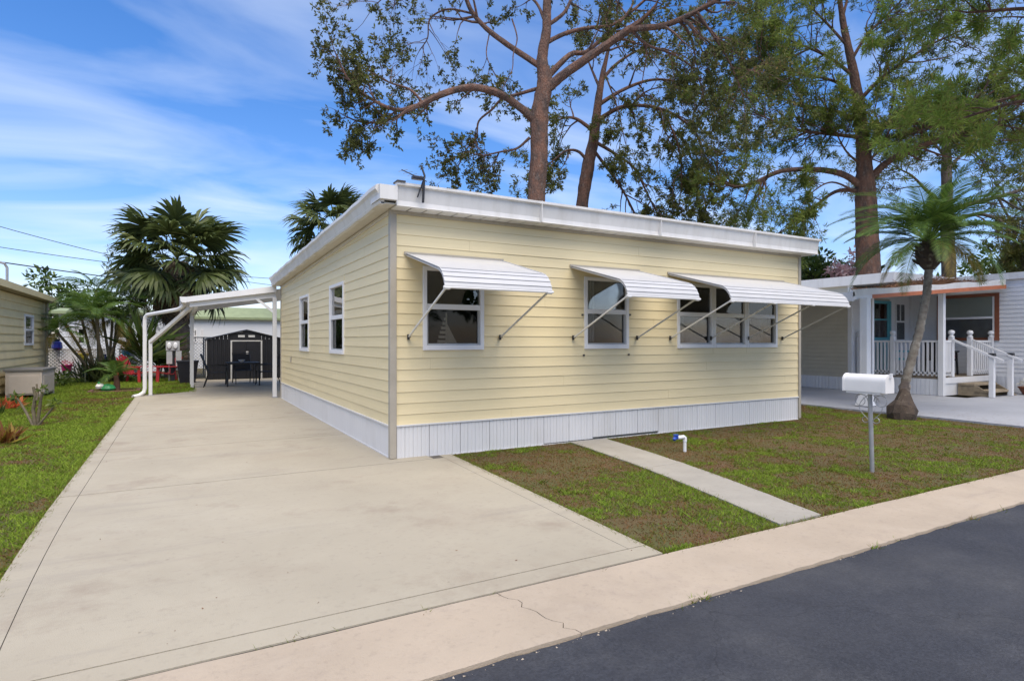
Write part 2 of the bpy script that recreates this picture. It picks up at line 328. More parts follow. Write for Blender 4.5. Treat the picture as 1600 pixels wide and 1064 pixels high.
def cracks(m, scale, width, col):
    t = m.node_tree; b = t.nodes['Principled BSDF']; src = b.inputs['Base Color'].links[0].from_socket
    tcn = t.nodes.new('ShaderNodeTexCoord'); nz = t.nodes.new('ShaderNodeTexNoise'); nz.inputs['Scale'].default_value = 2.2; nz.inputs['Detail'].default_value = 8; t.links.new(tcn.outputs['Object'], nz.inputs['Vector'])
    ad = t.nodes.new('ShaderNodeMixRGB'); ad.blend_type = 'LINEAR_LIGHT'; ad.inputs[0].default_value = .28; t.links.new(tcn.outputs['Object'], ad.inputs[1]); t.links.new(nz.outputs['Color'], ad.inputs[2])
    v = t.nodes.new('ShaderNodeTexVoronoi'); v.feature = 'DISTANCE_TO_EDGE'; v.inputs['Scale'].default_value = scale; t.links.new(ad.outputs[0], v.inputs['Vector'])
    r2 = t.nodes.new('ShaderNodeMapRange'); r2.inputs[1].default_value = 0; r2.inputs[2].default_value = width; r2.inputs[3].default_value = .45; r2.inputs[4].default_value = 0; t.links.new(v.outputs[0], r2.inputs[0])
    mm = t.nodes.new('ShaderNodeMixRGB'); mm.inputs[2].default_value = (*col, 1); t.links.new(r2.outputs[0], mm.inputs[0]); t.links.new(src, mm.inputs[1]); t.links.new(mm.outputs[0], b.inputs['Base Color'])
cracks(M['asphalt'], .42, .0022, (.014, .014, .016))
# value noise for numpy placement
class VN:
    def __init__(s, seed): s.g = np.random.default_rng(seed).random((64, 64))
    def one(s, x, y):
        xi = np.floor(x).astype(int); yi = np.floor(y).astype(int); fx = x-xi; fy = y-yi
        fx = fx*fx*(3-2*fx); fy = fy*fy*(3-2*fy); g = s.g
        a = g[xi%64, yi%64]; b = g[(xi+1)%64, yi%64]; c = g[xi%64, (yi+1)%64]; d = g[(xi+1)%64, (yi+1)%64]
        return (a*(1-fx)+b*fx)*(1-fy)+(c*(1-fx)+d*fx)*fy
    def __call__(s, x, y, sc=1.0, oc=3):
        v = 0; a = .5; t = 0
        for i in range(oc): v = v+a*s.one(x*sc+i*17.3, y*sc+i*5.1); t += a; a *= .55; sc *= 2.1
        return v/t
vn = VN(3); vn2 = VN(9)

# ================================================================== THE SETTING
gm = MB(); gm.sheet([(-150, -120), (170, -120), (170, 200), (-150, 200)], -.4, -.03); gm.build('ground', M['soil'], kind='structure')
# road: ragged edge against the kerb
KI, KO = 2.87, 2.27          # kerb inner / outer edge
pts = []
x = -40.0
while x < 60:
    near = -2 < x < 14
    pts.append((x, KO + (random.uniform(-.010, .008) if near else 0))); x += random.uniform(.05, .13) if near else 2
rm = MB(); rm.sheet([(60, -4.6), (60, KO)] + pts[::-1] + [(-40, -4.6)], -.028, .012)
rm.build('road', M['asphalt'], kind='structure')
# kerb: cast ribbon in lengths, one jagged crack at x ~ 1.75
kerb = empty('kerb', (0, 0, 0), kind='structure')
def jag(xa, ya, xb, yb, n, amp):
    return [(xa+(xb-xa)*i/n+(random.uniform(-amp, amp) if 0 < i < n else 0), ya+(yb-ya)*i/n) for i in range(n+1)]
crack = jag(1.52, KI-.006, 1.66, KO+.012, 14, .028)
KG = KO+.03
edges = [[(-12, KI-.006), (-12, KO+.012)], [(-5.2, KI-.006), (-5.2, KO+.012)], crack, [(8.9, KI-.006), (8.9, KO+.012)], [(15.2, KI-.006), (15.2, KO+.012)], [(24, KI-.006), (24, KO+.012)]]
def rough_edge(xa, xb, y, amp, step=.09):
    n = max(2, int((xb-xa)/step)); return [(xa+(xb-xa)*i/n, y+random.uniform(-amp, amp)) for i in range(1, n)]
for i in range(len(edges)-1):
    A = edges[i]; B = edges[i+1]; g = .0026 if i in (1, 2) else .005
    lo = rough_edge(A[-1][0], B[-1][0], KO+.016, .006, .05); hi = rough_edge(A[0][0], B[0][0], KI-.006, .003, .2)
    poly = [(p+g, q) for p, q in A] + lo + [(p-g, q) for p, q in B[::-1]] + hi[::-1]
    k = MB(); k.sheet(poly, -.02, .022); k.build('kerb_slab', M['kerb'], kerb)
k = MB(); k.sheet([(-12, KO-.02), (24, KO-.02), (24, KI+.02), (-12, KI+.02)], -.025, .002); k.build('kerb_bed', M['joint'], kerb)
# loose crumbs of broken edge along the gutter
cr = MB()
for i in range(700):
    px = random.uniform(-1.5, 10.5); py = KO+random.gauss(-.016, .012); s_ = random.uniform(.003, .010)
    if vn(np.array([px]), np.array([.5]), 1.3, 2)[0] < .42: continue
    cr.add([(px+random.uniform(-s_, s_), py+random.uniform(-s_, s_), random.uniform(.004, .010+s_*.9)) for _ in range(4)], [(0,1,2),(0,1,3),(1,2,3),(0,2,3)])
cr.build('gravel_crumbs', M['kerb'], kind='stuff', label='pale crumbs of broken concrete along the asphalt edge', cat='gravel')

# driveway: slabs separated by tooled joints
drv = empty('driveway', (0, 0, 0), kind='structure')
DX0, DX1, BW, g = -.93, 2.74, .15, .0024
ZD = .026
b = MB(); b.sheet([(DX0, 6.4), (DX0+.05, 4.2), (DX0+.12, KI+.004), (DX1, KI+.004), (2.88, 6.7), (2.6, 6.7), (2.6, 24.6), (.42, 24.6), (.42, 19.3), (.0, 18.2), (DX0, 17.7)], -.02, .019); b.build('joint_bed', M['joint'], drv)
ys = [3.04, 6.5, 8.85, 11.3, 13.7, 16.1]
def slab(poly, name='concrete_slab', m='concrete'):
    s_ = MB(); s_.sheet(poly, -.015, ZD); return s_.build(name, M[m], drv)
def xl_(y): return DX0 + (.11*((6.5-y)/3.6)**2 if y < 6.5 else 0)          # left edge bows in towards the street
def xg_(y): return xl_(y) + .155
def xr_(y): return 2.74 + .15*(y-2.87)/3.8                                   # right edge runs slightly askew
def yy_(a_, b_, n=8): return [a_+(b_-a_)*i/n for i in range(n+1)]
for i in range(len(ys)-1):
    y0, y1 = ys[i]+.009, ys[i+1]-.009; Y = yy_(y0, y1)
    slab([(xl_(y), y) for y in Y] + [(xg_(y)-g, y) for y in Y[::-1]], 'border_slab')
    if i == 0:
        slab([(xg_(y)+g, y) for y in Y] + [(xr_(y)-.15-g, y) for y in Y[::-1]])
        Y2 = yy_(y0, 6.66); slab([(xr_(y)-.15+g, y) for y in Y2] + [(xr_(y), y) for y in Y2[::-1]], 'border_slab')
    else:
        slab([(xg_(y)+g, y) for y in Y] + [(2.6, y1), (2.6, y0)])
slab([(xl_(KI), KI+.008), (xr_(KI), KI+.008), (xr_(3.03), ys[0]-g), (xl_(3.03), ys[0]-g)], 'border_slab')
slab([(DX0, 16.105), (2.6, 16.105), (2.6, 18.5), (.2, 18.5), (-.05, 18.0), (-.45, 17.75), (DX0, 17.7)])
slab([(.2, 18.51), (2.6, 18.51), (2.6, 21.5), (.42, 21.5), (.42, 19.3)])
slab([(.42, 21.51), (5.5, 21.51), (5.5, 24.6), (.42, 24.6)])
slab([(2.61, 15.3), (5.5, 15.3), (5.5, 21.49), (2.61, 21.49)])

# front walk
wk = empty('walkway', (0, 0, 0), kind='structure')
def wl(y): t = (y-2.9)/3.8; return 3.94 + .72*t + .09*math.sin(t*PI)
for (ya, yb) in ((2.9, 4.9), (4.906, 6.66)):
    n = 10; yy = [ya+(yb-ya)*i/n for i in range(n+1)]
    l_ = [(wl(y)+random.uniform(-.006, .006), y) for y in yy]; r_ = [(wl(y)+.50+.11*(y-2.9)/3.8+random.uniform(-.008, .008), y) for y in yy]
    s_ = MB(); s_.sheet(l_+r_[::-1], -.02, .026); s_.build('concrete_slab', M['walk'], wk)

# neighbour driveway
nd = empty('neighbour_driveway', (0, 0, 0), kind='structure')
for ya, yb in ((2.95, 7.0), (7.01, 11.5), (11.51, 16)):
    n = 14; l_ = [(11.75+random.uniform(-.03, .03), ya+(yb-ya)*i/n) for i in range(n+1)]
    s_ = MB(); s_.sheet(l_+[(16.4 if ya > 7 else 22, yb), (16.4 if ya > 7 else 22, ya)], -.02, .045); s_.build('concrete_slab', M['ndrive'], nd)

# ------------------------------------------------------------------ grass
for nm, pl in (('lawn', [(2.745, 2.875), (11.73, 2.875), (11.73, 18), (9.7, 18), (9.7, 6.9), (2.895, 6.9)]), ('side_lawn', [(-12, 2.875), (-.825, 2.875), (-.83, 3.2), (-.875, 4.2), (-.92, 5.3), (-.935, 6.5), (-.935, 17.71), (-.46, 17.76), (-.06, 18.01), (.19, 18.51), (.41, 19.3), (.41, 24.6), (.41, 27.5), (-12, 27.5)])):
    MB().sheet(pl, -.028, .010).build(nm, M['soil'], kind='structure')
def blades(P, h, lean, tint, w=.006):
    n = len(P); a = rng.random(n)*2*PI; b_ = rng.random(n)*2*PI
    wv = np.stack([np.cos(a), np.sin(a), np.zeros(n)], 1)*(w*(.6+.8*rng.random(n)))[:, None]
    tip = np.stack([np.cos(b_)*lean, np.sin(b_)*lean, h], 1)
    V = np.stack([P-wv, P+wv, P+tip], 1).reshape(-1, 3)
    return V, np.arange(3*n).reshape(-1, 3), tint
def lawn(name, label, areas, excl, kgreen, seed=0, tk=.92):
    """areas: (x0,x1,y0,y1,density)"""
    VV = []; TT = []
    for x0, x1, y0, y1, dens in areas:
        n = int((x1-x0)*(y1-y0)*dens); x = x0+rng.random(n)*(x1-x0); y = y0+rng.random(n)*(y1-y0)
        keep = ~excl(x, y); x = x[keep]; y = y[keep]
        a = vn(x+seed, y, .9, 4); b_ = vn2(x, y+seed, 3.1, 3); c_ = vn(x*1.3, y*1.3+seed, 9.0, 2); gness = np.clip((a-.5)*1.7+(b_-.5)*2.0+(c_-.5)*1.3+kgreen, 0, 1)
        keep = rng.random(len(x)) < .35+.65*gness; x = x[keep]; y = y[keep]; gness = gness[keep]; n = len(x)
        t = np.clip(gness*tk+rng.normal(0, .2, n), 0, 1)
        size = 1+np.clip((5000-dens)/4000, 0, 1)*.8
        h = (.009+.020*gness*rng.random(n)+.014*rng.random(n))*size*(1 if kgreen > .5 else .85); lean = h*(.5+1.4*rng.random(n))
        V, T, tt = blades(np.stack([x, y, np.full(n, .008)+.0*x], 1), h, lean, t, .0048*size); VV.append(V); TT.append(tt)
    V = np.concatenate(VV); T = np.arange(len(V)).reshape(-1, 3)
    me = tri_mesh(name, V, T, np.concatenate(TT), M['grass']); o = link(bpy.data.objects.new(name, me)); return tag(o, label, 'grass', kind='stuff')
def ex_front(x, y):
    w = 3.94+.72*(y-2.9)/3.8+.09*np.sin((y-2.9)/3.8*PI)
    inw = (x > w) & (x < w+.51+.11*(y-2.9)/3.8)
    inh = (x < 9.7) & (y > 6.68)
    return inw | inh | (x < 2.745+.15*(y-2.87)/3.8)
lawn('front_grass', 'patchy green and brown lawn in front of the yellow home', [(2.74, 6.5, 2.88, 6.7, 7500), (6.5, 11.75, 2.88, 7.6, 5200), (9.7, 11.75, 7.6, 16, 1500), (2.8, 11.7, 2.88, 2.93, 6000)], ex_front, .33, 0, .86)
lawn('side_grass', 'bright green lawn beside the driveway and the tan house', [(-3.2, -.8, 2.9, 8, 6500), (-4.2, -.9, 8, 13, 3600), (-4.15, -.9, 13, 18.2, 2200), (-4.15, .4, 18.2, 27, 1300), (-9, -3.2, 4.5, 12, 1200)], lambda x, y: (x > -.935+.11*(np.clip(6.5-y, 0, 9)/3.6)**2) & (y < 17.7), .95, 31)
# grass overhanging concrete edges and weeds in the gutter
def weeds():
    PP = []
    for i in range(2000):
        side = random.random()
        if side < .35: y = random.uniform(3, 13); PP.append((xl_(y)+random.gauss(-.005, .012), y, .0))
        elif side < .6: y = random.uniform(2.9, 6.6); PP.append((xr_(y)+random.gauss(.006, .012), y, .0))
        elif side < .8: y = random.uniform(2.95, 6.6); PP.append((wl(y)+random.choice([-.012, .52+.11*(y-2.9)/3.8])+random.gauss(0, .012), y, 0))
        else: PP.append((random.uniform(2.86, 11.6), KI+random.gauss(.01, .012), 0))
    for c in range(16):
        cx_ = random.choice([random.uniform(-.5, 2.6), random.uniform(1, 9), random.uniform(4, 9)]); yk = KI if random.random() < .5 and cx_ < 2.7 else KO
        for i in range(random.randint(1, 5)): PP.append((cx_+random.gauss(0, .07), yk+random.gauss(0, .008), 0))
    P = np.array(PP); P = np.repeat(P, 6, 0); P[:, :2] += rng.normal(0, .012, (len(P), 2)); n = len(P)
    h = .018+.03*rng.random(n)
    V, T, t = blades(P, h, h*1.1, np.clip(rng.normal(.55, .22, n), 0, 1), .004)
    o = link(bpy.data.objects.new('edge_weeds', tri_mesh('edge_weeds', V, T, t, M['grass']))); tag(o, 'weeds and grass tufts along the concrete edges', 'weeds', kind='stuff')
weeds()
def leafy_weeds():
    VV = []; tt = []
    for i in range(70):
        cx_ = random.uniform(2.95, 10.5); cy_ = random.uniform(3.05, 6.5)
        if ex_front(np.array([cx_]), np.array([cy_]))[0]: continue
        n = 14; P = np.array([[cx_, cy_, .01]]*n)+np.concatenate([rng.normal(0, .035, (n, 2)), np.zeros((n, 1))], 1)
        h = .025+.04*rng.random(n); V, T, t = blades(P, h, h*1.3, np.clip(rng.normal(.62, .1, n), 0, 1), .008); VV.append(V); tt.append(t)
    V = np.concatenate(VV); o = link(bpy.data.objects.new('broadleaf_weeds', tri_mesh('broadleaf_weeds', V, np.arange(len(V)).reshape(-1, 3), np.concatenate(tt), M['grass'])))
    tag(o, 'small broadleaf weeds dotted over the front lawn', 'weeds', kind='stuff')
leafy_weeds()
def litter():
    VV = []; tt = []; n = 2600
    x = 9.6+rng.random(n)*5*rng.random(n)+rng.normal(0, .5, n); y = 3.2+rng.random(n)*5.5; z = np.where((x > 11.7), .052, .0)
    a = rng.random(n)*2*PI; l_ = .03+.05*rng.random(n); d = np.stack([np.cos(a)*l_, np.sin(a)*l_, .004*rng.random(n)], 1); p = np.stack([-np.sin(a), np.cos(a), np.zeros(n)], 1)*.004
    P = np.stack([x, y, z], 1); V = np.stack([P-p, P+p, P+d], 1).reshape(-1, 3)
    o = link(bpy.data.objects.new('needle_litter', tri_mesh('needle_litter', V, np.arange(3*n).reshape(-1, 3), rng.random(n), M['straw']))); tag(o, 'brown pine needles strewn by the grey driveway', 'needles', kind='stuff')
litter()

def specks():
    VV = []; n = 45; x = rng.uniform(-.8, 2.7, n); y = 3.0+12*rng.random(n)**1.7
    P = np.stack([x, y, np.full(n, ZD+.003)], 1); a = rng.random(n)*2*PI; d = np.stack([np.cos(a), np.sin(a), .12*rng.random(n)], 1)
    V, T, t = leafsoup(P, d, .016, .4, .4, .05); V[:, 2] = np.maximum(V[:, 2], ZD+.002)
    o = link(bpy.data.objects.new('leaf_litter', tri_mesh('leaf_litter', V, T, t, M['straw']))); tag(o, 'scattered tiny dry leaves on the concrete driveway', 'leaves', kind='stuff')

# ================================================================== YELLOW HOME
HX0, HX1, HY0, HY1 = 2.17, 9.67, 6.72, 15.2
Z0, ZT = .40, 2.92; NR = 19; RH = (ZT-Z0)/NR
home = empty('mobile_home', ((HX0+HX1)/2, (HY0+HY1)/2, 0), label='pale yellow vinyl sided mobile home with white skirting and flat roof', cat='house')
HO = home.location.copy()
def hb(mb, name, m, parent=None, **kw):
    """mesh given in world space -> child of home (or of a home part)"""
    o = mb.build(name, M[m], None, **kw); p = parent or home; o.parent = p
    if p is home: o.matrix_parent_inverse = Matrix.Translation(-HO)
    return o
# openings: front windows  (x0,x1,z0,z1)
def fw(u0, v0, u1, v1):
    a = PYP(u0, v0, HY0); b_ = PYP(u1, v1, HY0); return a.x, b_.x, b_.z, a.z
WF = [(*fw(660, 413, 755, 548),), ]
a = fw(660, 412, 755, 548); b_ = fw(912, 427, 981, 545); c = fw(1057, 440, 1213, 542)
zb = 1.29; zt = 2.30
WF = [(a[0], a[1], zb, zt), (b_[0], b_[1], zb, zt)]
w3 = (c[1]-c[0])/3
for i in range(3): WF.append((c[0]+i*w3+(.0 if i == 0 else .002), c[0]+(i+1)*w3-.002, zb, zt))
def sw(u0, v0, u1, v1):
    a = PXP(u0, v0, HX0); b_ = PXP(u1, v1, HX0); return b_.y, a.y, 0, 0
s1 = sw(470, 458, 484, 547); s2 = sw(517, 438, 539, 549)
WS = [(s1[0], s1[1], 1.20, 2.30), (s2[0], s2[1], 1.20, 2.30)]
PROF = lambda h: [(0, h), (.005, h), (.007, h*.5), (.0115, .012), (.013, .006), (.012, 0), (0, 0)]
def boards(front, lo, hi, wins):
    for r in range(NR):
        z0 = Z0+r*RH; z1 = z0+RH; segs = [(lo, hi, z0, z1)]
        for (a_, b2, wz0, wz1) in wins:
            new = []
            for (p, q, s0, s1_) in segs:
                if b2 <= p or a_ >= q or wz1 <= s0 or wz0 >= s1_: new.append((p, q, s0, s1_)); continue
                if a_ > p: new.append((p, a_, s0, s1_))
                if b2 < q: new.append((b2, q, s0, s1_))
                if wz0 > s0+.012: new.append((max(a_, p), min(b2, q), s0, wz0))
                if wz1 < s1_-.012: new.append((max(a_, p), min(b2, q), wz1, s1_))
            segs = new
        seg2 = []
        for (p, q, s0, s1_) in segs:
            sm = lo+(hi-lo)*((r*.37+.21) % 1.0)
            seg2 += [(p, sm, s0, s1_, 0), (sm, q, s0, s1_, .0014)] if p+.3 < sm < q-.3 and abs(s1_-s0-RH) < 1e-6 else [(p, q, s0, s1_, .0014 if p > sm else 0)]
        for (p, q, s0, s1_, pd) in seg2:
            wv_ = random.uniform(-.0008, .0008)
            m_ = MB(); h = s1_-s0; pr = PROF(RH) if abs(h-RH) < 1e-6 else [(0, h), (.010, h), (.010, 0), (0, 0)]
            if abs(h-RH) > 1e-6 and s0 == z0: pr = [(0, h), (.008, h), (.013, .006), (.012, 0), (0, 0)]
            pr = [(d+pd if d > 0 else d, z+wv_) for d, z in pr]
            if front: m_.prism([(-d, z) for d, z in pr], (q-p-.001, 0, 0), (p, HY0, s0), (0, 1, 0), (0, 0, 1))
            else: m_.prism([(-d, z) for d, z in pr], (0, q-p-.001, 0), (HX0, p, s0), (1, 0, 0), (0, 0, 1))
            hb(m_, 'siding_board', 'yellow')
boards(True, HX0+.03, HX1-.03, WF)
boards(False, HY0+.03, HY1, WS)
# right and rear walls (out of sight) and dark interior
m_ = MB(); m_.box((HX1-.03, HY0+.05, 0), (HX1, HY1, ZT)); hb(m_, 'side_wall', 'yellow')
m_ = MB(); m_.box((HX0, HY1, 0), (HX1, HY1+.03, 2.72)); hb(m_, 'rear_wall', 'yellow')
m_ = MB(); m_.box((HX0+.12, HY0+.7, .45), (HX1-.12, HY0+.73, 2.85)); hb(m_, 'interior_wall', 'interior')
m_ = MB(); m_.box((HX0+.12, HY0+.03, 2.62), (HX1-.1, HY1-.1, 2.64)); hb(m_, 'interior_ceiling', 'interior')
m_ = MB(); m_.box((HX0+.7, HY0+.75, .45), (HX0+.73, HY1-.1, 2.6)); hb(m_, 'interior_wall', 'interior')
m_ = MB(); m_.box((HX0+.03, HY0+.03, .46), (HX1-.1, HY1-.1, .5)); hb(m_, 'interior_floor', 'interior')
# corner trims
m_ = MB(); m_.box((HX0-.028, HY0-.028, .03), (HX0+.05, HY0+.05, 2.95), bev=.006); hb(m_, 'corner_trim', 'trim_tan')
m_ = MB(); m_.box((HX1-.045, HY0-.028, .03), (HX1+.02, HY0+.05, 2.95), bev=.006); hb(m_, 'corner_trim', 'trim_tan')
m_ = MB(); m_.box((HX0-.026, HY1-.03, .03), (HX0+.03, HY1+.04, 2.80)); hb(m_, 'corner_trim', 'trim_tan')
# skirting panels with vertical ribs
def skirt_panel(front, p, q, zlo, ztop=.405):
    n = max(1, round((q-p)/.102)); w = (q-p)/n; prof = []
    for i in range(n):
        x0 = i*w; prof += [(x0+.003, 0), (x0+w*.47-.004, 0), (x0+w*.47, .005), (x0+w*.53, .005), (x0+w*.53+.004, 0), (x0+w-.004, 0), (x0+w-.001, .009)]
    poly = [(a_, d) for a_, d in prof] + [(q-p, .03), (0, .03)]
    m_ = MB()
    if front: m_.prism(poly, (0, 0, ztop-zlo), (p, HY0-.012, zlo), (1, 0, 0), (0, 1, 0))
    else: m_.prism(poly, (0, 0, ztop-zlo), (HX0-.012, p, zlo), (0, 1, 0), (1, 0, 0))
    return hb(m_, 'skirting_panel', 'skirt')
x = HX0+.055
while x < HX1-.06:
    q = min(x+.408, HX1-.05); zl = .012 if (x < 4.1 or x > 5.9) else (.03 if x < 5.0 else .05); skirt_panel(True, x, q-.002, zl); x = q
y = HY0+.055
while y < HY1-.05:
    q = min(y+.408, HY1-.02); skirt_panel(False, y, q-.002, .03); y = q
m_ = MB(); m_.box((HX0+.05, HY0-.03, .398), (HX1-.045, HY0-.001, .415)); m_.box((HX0-.03, HY0+.055, .398), (HX0-.001, HY1-.03, .415)); hb(m_, 'skirting_rail', 'skirt')
m_ = MB(); m_.box((HX0-.021, HY0+.055, .024), (HX0-.004, HY1-.02, .042)); m_.box((HX0+.055, HY0-.024, .0), (HX1-.05, HY0-.008, .018)); hb(m_, 'skirting_base_rail', 'skirt')
m_ = MB(); m_.box((HX0+.1, HY0+.03, -.03), (HX1-.1, HY0+.1, .13)); hb(m_, 'foundation', 'walk')
# front fascia, soffit and roof
FY = HY0-.24
m_ = MB(); m_.prism([(0, 2.935), (.018, 2.925), (.03, 3.00), (.0, 3.155), (-.035, 3.165), (-.035, 3.195), (.06, 3.205), (.06, 2.96)], (HX1+.22-HX0+.02, 0, 0), (HX0-.02, FY, 0), (0, 1, 0), (0, 0, 1))
fa = hb(m_, 'fascia', 'fascia')
for i in range(3):
    xs = HX0+1.9+i*2.05; m_ = MB(); m_.box((xs, FY-.036, 2.93), (xs+.008, FY+.02, 3.2)); hb(m_, 'fascia_seam', 'fascia', fa)
m_ = MB()
n = 40
for i in range(n):
    x0 = HX0-.02+(HX1+.2-HX0)*i/n; x1 = HX0-.02+(HX1+.2-HX0)*(i+1)/n
    m_.box((x0, FY+.02, 2.925), (x1-.018, HY0+.02, 2.94))
hb(m_, 'soffit', 'fascia', fa)
m_ = MB(); m_.box((HX0, HY0-.035, 2.885), (HX1, HY0-.012, 2.924)); hb(m_, 'frieze_trim', 'trim_tan')
# side fascia (drops towards the rear), gutter-like roll with small dents
SX = HX0-.20
m_ = MB(); prof = [(0, 0), (-.012, .03), (0.0, .045), (-.03, .13), (-.055, .16), (-.05, .205), (-.03, .215), (.05, .22), (.05, .0)]
ring = []; nsg = 34
for i in range(nsg+1):
    t = i/nsg; y = HY0-.20+(HY1+.25-HY0+.2)*t; zb_ = 2.945-.215*t+.006*math.sin(i*1.9)+random.uniform(-.004, .004)
    if i == 0: zb_ = 2.945
    ring.append([(SX+p, y, zb_+q*(1+.02*math.sin(i*.8))) for p, q in prof])
np_ = len(prof); V = [v for r_ in ring for v in r_]
Fs = [(i*np_+k, i*np_+(k+1)%np_, (i+1)*np_+(k+1)%np_, (i+1)*np_+k) for i in range(nsg) for k in range(np_)] + [tuple(range(np_)), tuple(nsg*np_+k for k in range(np_))]
m_.add(V, Fs); sf = hb(m_, 'side_fascia', 'fascia')
m_ = MB(); m_.add([(SX+.01, HY0-.2, 2.95), (HX0+.03, HY0-.2, 2.95), (HX0+.03, HY1+.2, 2.735), (SX+.01, HY1+.2, 2.735), (SX+.01, HY0-.2, 2.965), (HX0+.03, HY0-.2, 2.965), (HX0+.03, HY1+.2, 2.75), (SX+.01, HY1+.2, 2.75)],
    [(0,3,2,1),(4,5,6,7),(0,1,5,4),(1,2,6,5),(2,3,7,6),(3,0,4,7)]); hb(m_, 'side_soffit', 'soffit', sf)
m_ = MB(); m_.prism([(-.018, 0), (.0, 0), (.0, .05), (-.018, .05)], (0, HY1-HY0-.05, -.215), (HX0-.003, HY0+.05, 2.885), (1, 0, 0), (0, 0, 1)); hb(m_, 'side_frieze', 'soffit', sf)
m_ = MB(); m_.box((SX-.02, FY-.02, 2.99), (HX0-.015, FY+.35, 3.15)); hb(m_, 'corner_cap', 'fascia', fa)
m_ = MB(); m_.add([(SX+.03, FY+.05, 3.10), (HX1+.2, FY+.05, 3.10), (HX1+.2, HY1+.25, 2.90), (SX+.03, HY1+.25, 2.90), (SX+.03, FY+.05, 3.16), (HX1+.2, FY+.05, 3.16), (HX1+.2, HY1+.25, 2.945), (SX+.03, HY1+.25, 2.945)],
    [(0,3,2,1),(4,5,6,7),(0,1,5,4),(1,2,6,5),(2,3,7,6),(3,0,4,7)]); hb(m_, 'roof', 'roof_white')
m_ = MB(); m_.box((HX1+.12, FY+.06, 2.93), (HX1+.2, HY1+.2, 3.09)); hb(m_, 'end_fascia', 'fascia')
m_ = MB(); m_.box((HX0-.03, FY-.05, 3.196), (HX0+.07, FY+.1, 3.212)); hb(m_, 'flashing', 'dark_bracket')

def home_window(front, a_, b2, z0, z1, curtain=None):
    """window on the yellow home, seen plane at the wall; frame proud of siding"""
    def tr(p, d, z): return (p, HY0-d, z) if front else (HX0-d, p, z)
    def bx(mb, p0, p1, d0, d1, q0, q1, bev=0):
        A = tr(p0, d0, q0); B = tr(p1, d1, q1)
        mb.box(tuple(min(i, j) for i, j in zip(A, B)), tuple(max(i, j) for i, j in zip(A, B)), bev=bev)
    fwid = .05; m_ = MB()
    bx(m_, a_, a_+fwid, -.05, .03, z0, z1, .004); bx(m_, b2-fwid, b2, -.05, .03, z0, z1, .004)
    bx(m_, a_+fwid-.001, b2-fwid+.001, -.05, .029, z1-fwid, z1-.001, .004); bx(m_, a_+fwid-.001, b2-fwid+.001, -.05, .034, z0+.001, z0+fwid+.01, .004)
    w = hb(m_, 'window', 'white'); zm = z0+(z1-z0)*.52
    m_ = MB(); bx(m_, a_+fwid, b2-fwid, -.03, .018, zm-.03, zm+.035, .004); hb(m_, 'meeting_rail', 'white', w)
    m_ = MB(); s_ = .022
    bx(m_, a_+fwid, a_+fwid+s_, -.03, .006, z0+fwid+.01, zm-.03); bx(m_, b2-fwid-s_, b2-fwid, -.03, .006, z0+fwid+.01, zm-.03)
    bx(m_, a_+fwid+s_, b2-fwid-s_, -.03, .006, z0+fwid+.01, z0+fwid+.01+s_); hb(m_, 'screen_frame', 'grey_box', w)
    m_ = MB(); bx(m_, a_+fwid, b2-fwid, -.012, -.008, zm+.035, z1-fwid); hb(m_, 'pane', 'glass', w)
    m_ = MB(); bx(m_, a_+fwid, b2-fwid, -.022, -.018, z0+fwid+.01, zm-.03); hb(m_, 'pane', 'screen', w)
    if curtain == 'blind':
        m_ = MB()
        zz = zm+.05
        while zz < z1-.06: bx(m_, a_+.05, b2-.05, -.10, -.085, zz, zz+.022); zz += .032
        hb(m_, 'blind', 'blind', w)
    if curtain == 'drape':
        m_ = MB(); wd = (b2-a_)*.28
        for k in range(9):
            p0 = a_+.05+wd*k/9; bx(m_, p0, p0+wd/9, -.14+.02*(k % 2), -.12+.02*(k % 2), z0+.1, z1-.05)
        hb(m_, 'drape', 'curtain', w)
    return w
for i, wv in enumerate(WF): home_window(True, *wv, curtain=(None, 'drape', 'drape', None, None)[i])
for wv in WS: home_window(False, *wv)
# small fittings
p = PXP(456, 562, HX0); m_ = MB(); m_.box((HX0-.03, p.y-.04, p.z-.06), (HX0-.012, p.y+.04, p.z+.06), bev=.004); hb(m_, 'outlet_cover', 'trim_tan')
for (u, v) in ((909, 492), (983, 492), (911, 555), (981, 554)):
    p = PYP(u, v, HY0); m_ = MB(); m_.box((p.x-.012, HY0-.03, p.z-.012), (p.x+.012, HY0-.01, p.z+.012)); hb(m_, 'bolt', 'dark_bracket')

# sailboat ornament on the sill
ws = WF[0]; sx0 = PYP(700, 540, HY0).x; sb = empty('sailboat_ornament', (sx0, HY0+.055, ws[2]+.06), label='slatted wooden sailboat ornament on the window sill', cat='ornament')
m_ = MB()
for k in range(6):
    zz = .03+k*.055; hw = .125*(1-k/6.8); m_.box((-hw*.95, -.01, zz), (-.005, .01, zz+.034))
m_.build('main_sail', M['tanwood'], sb)
m_ = MB(); m_.prism([(.01, .03), (.14, .03), (.01, .26)], (0, .016, 0), (0, -.008, 0)); m_.build('jib_sail', M['tanwood'], sb)
m_ = MB(); m_.box((-.008, -.008, 0), (.008, .008, .40)); m_.build('mast', M['tanwood'], sb)
m_ = MB(); m_.prism([(-.13, .025), (.15, .025), (.11, -.0), (-.10, -.0)], (0, .05, 0), (0, -.025, 0)); m_.build('hull', M['tanwood'], sb)
m_ = MB(); m_.box((-.3, -.06, -.02), (.3, .06, 0)); 
o = hb(MB().box((ws[0]+.05, HY0+.05, ws[2]+.02), (ws[1]-.05, HY0+.2, ws[2]+.06)), 'interior_sill', 'interior')

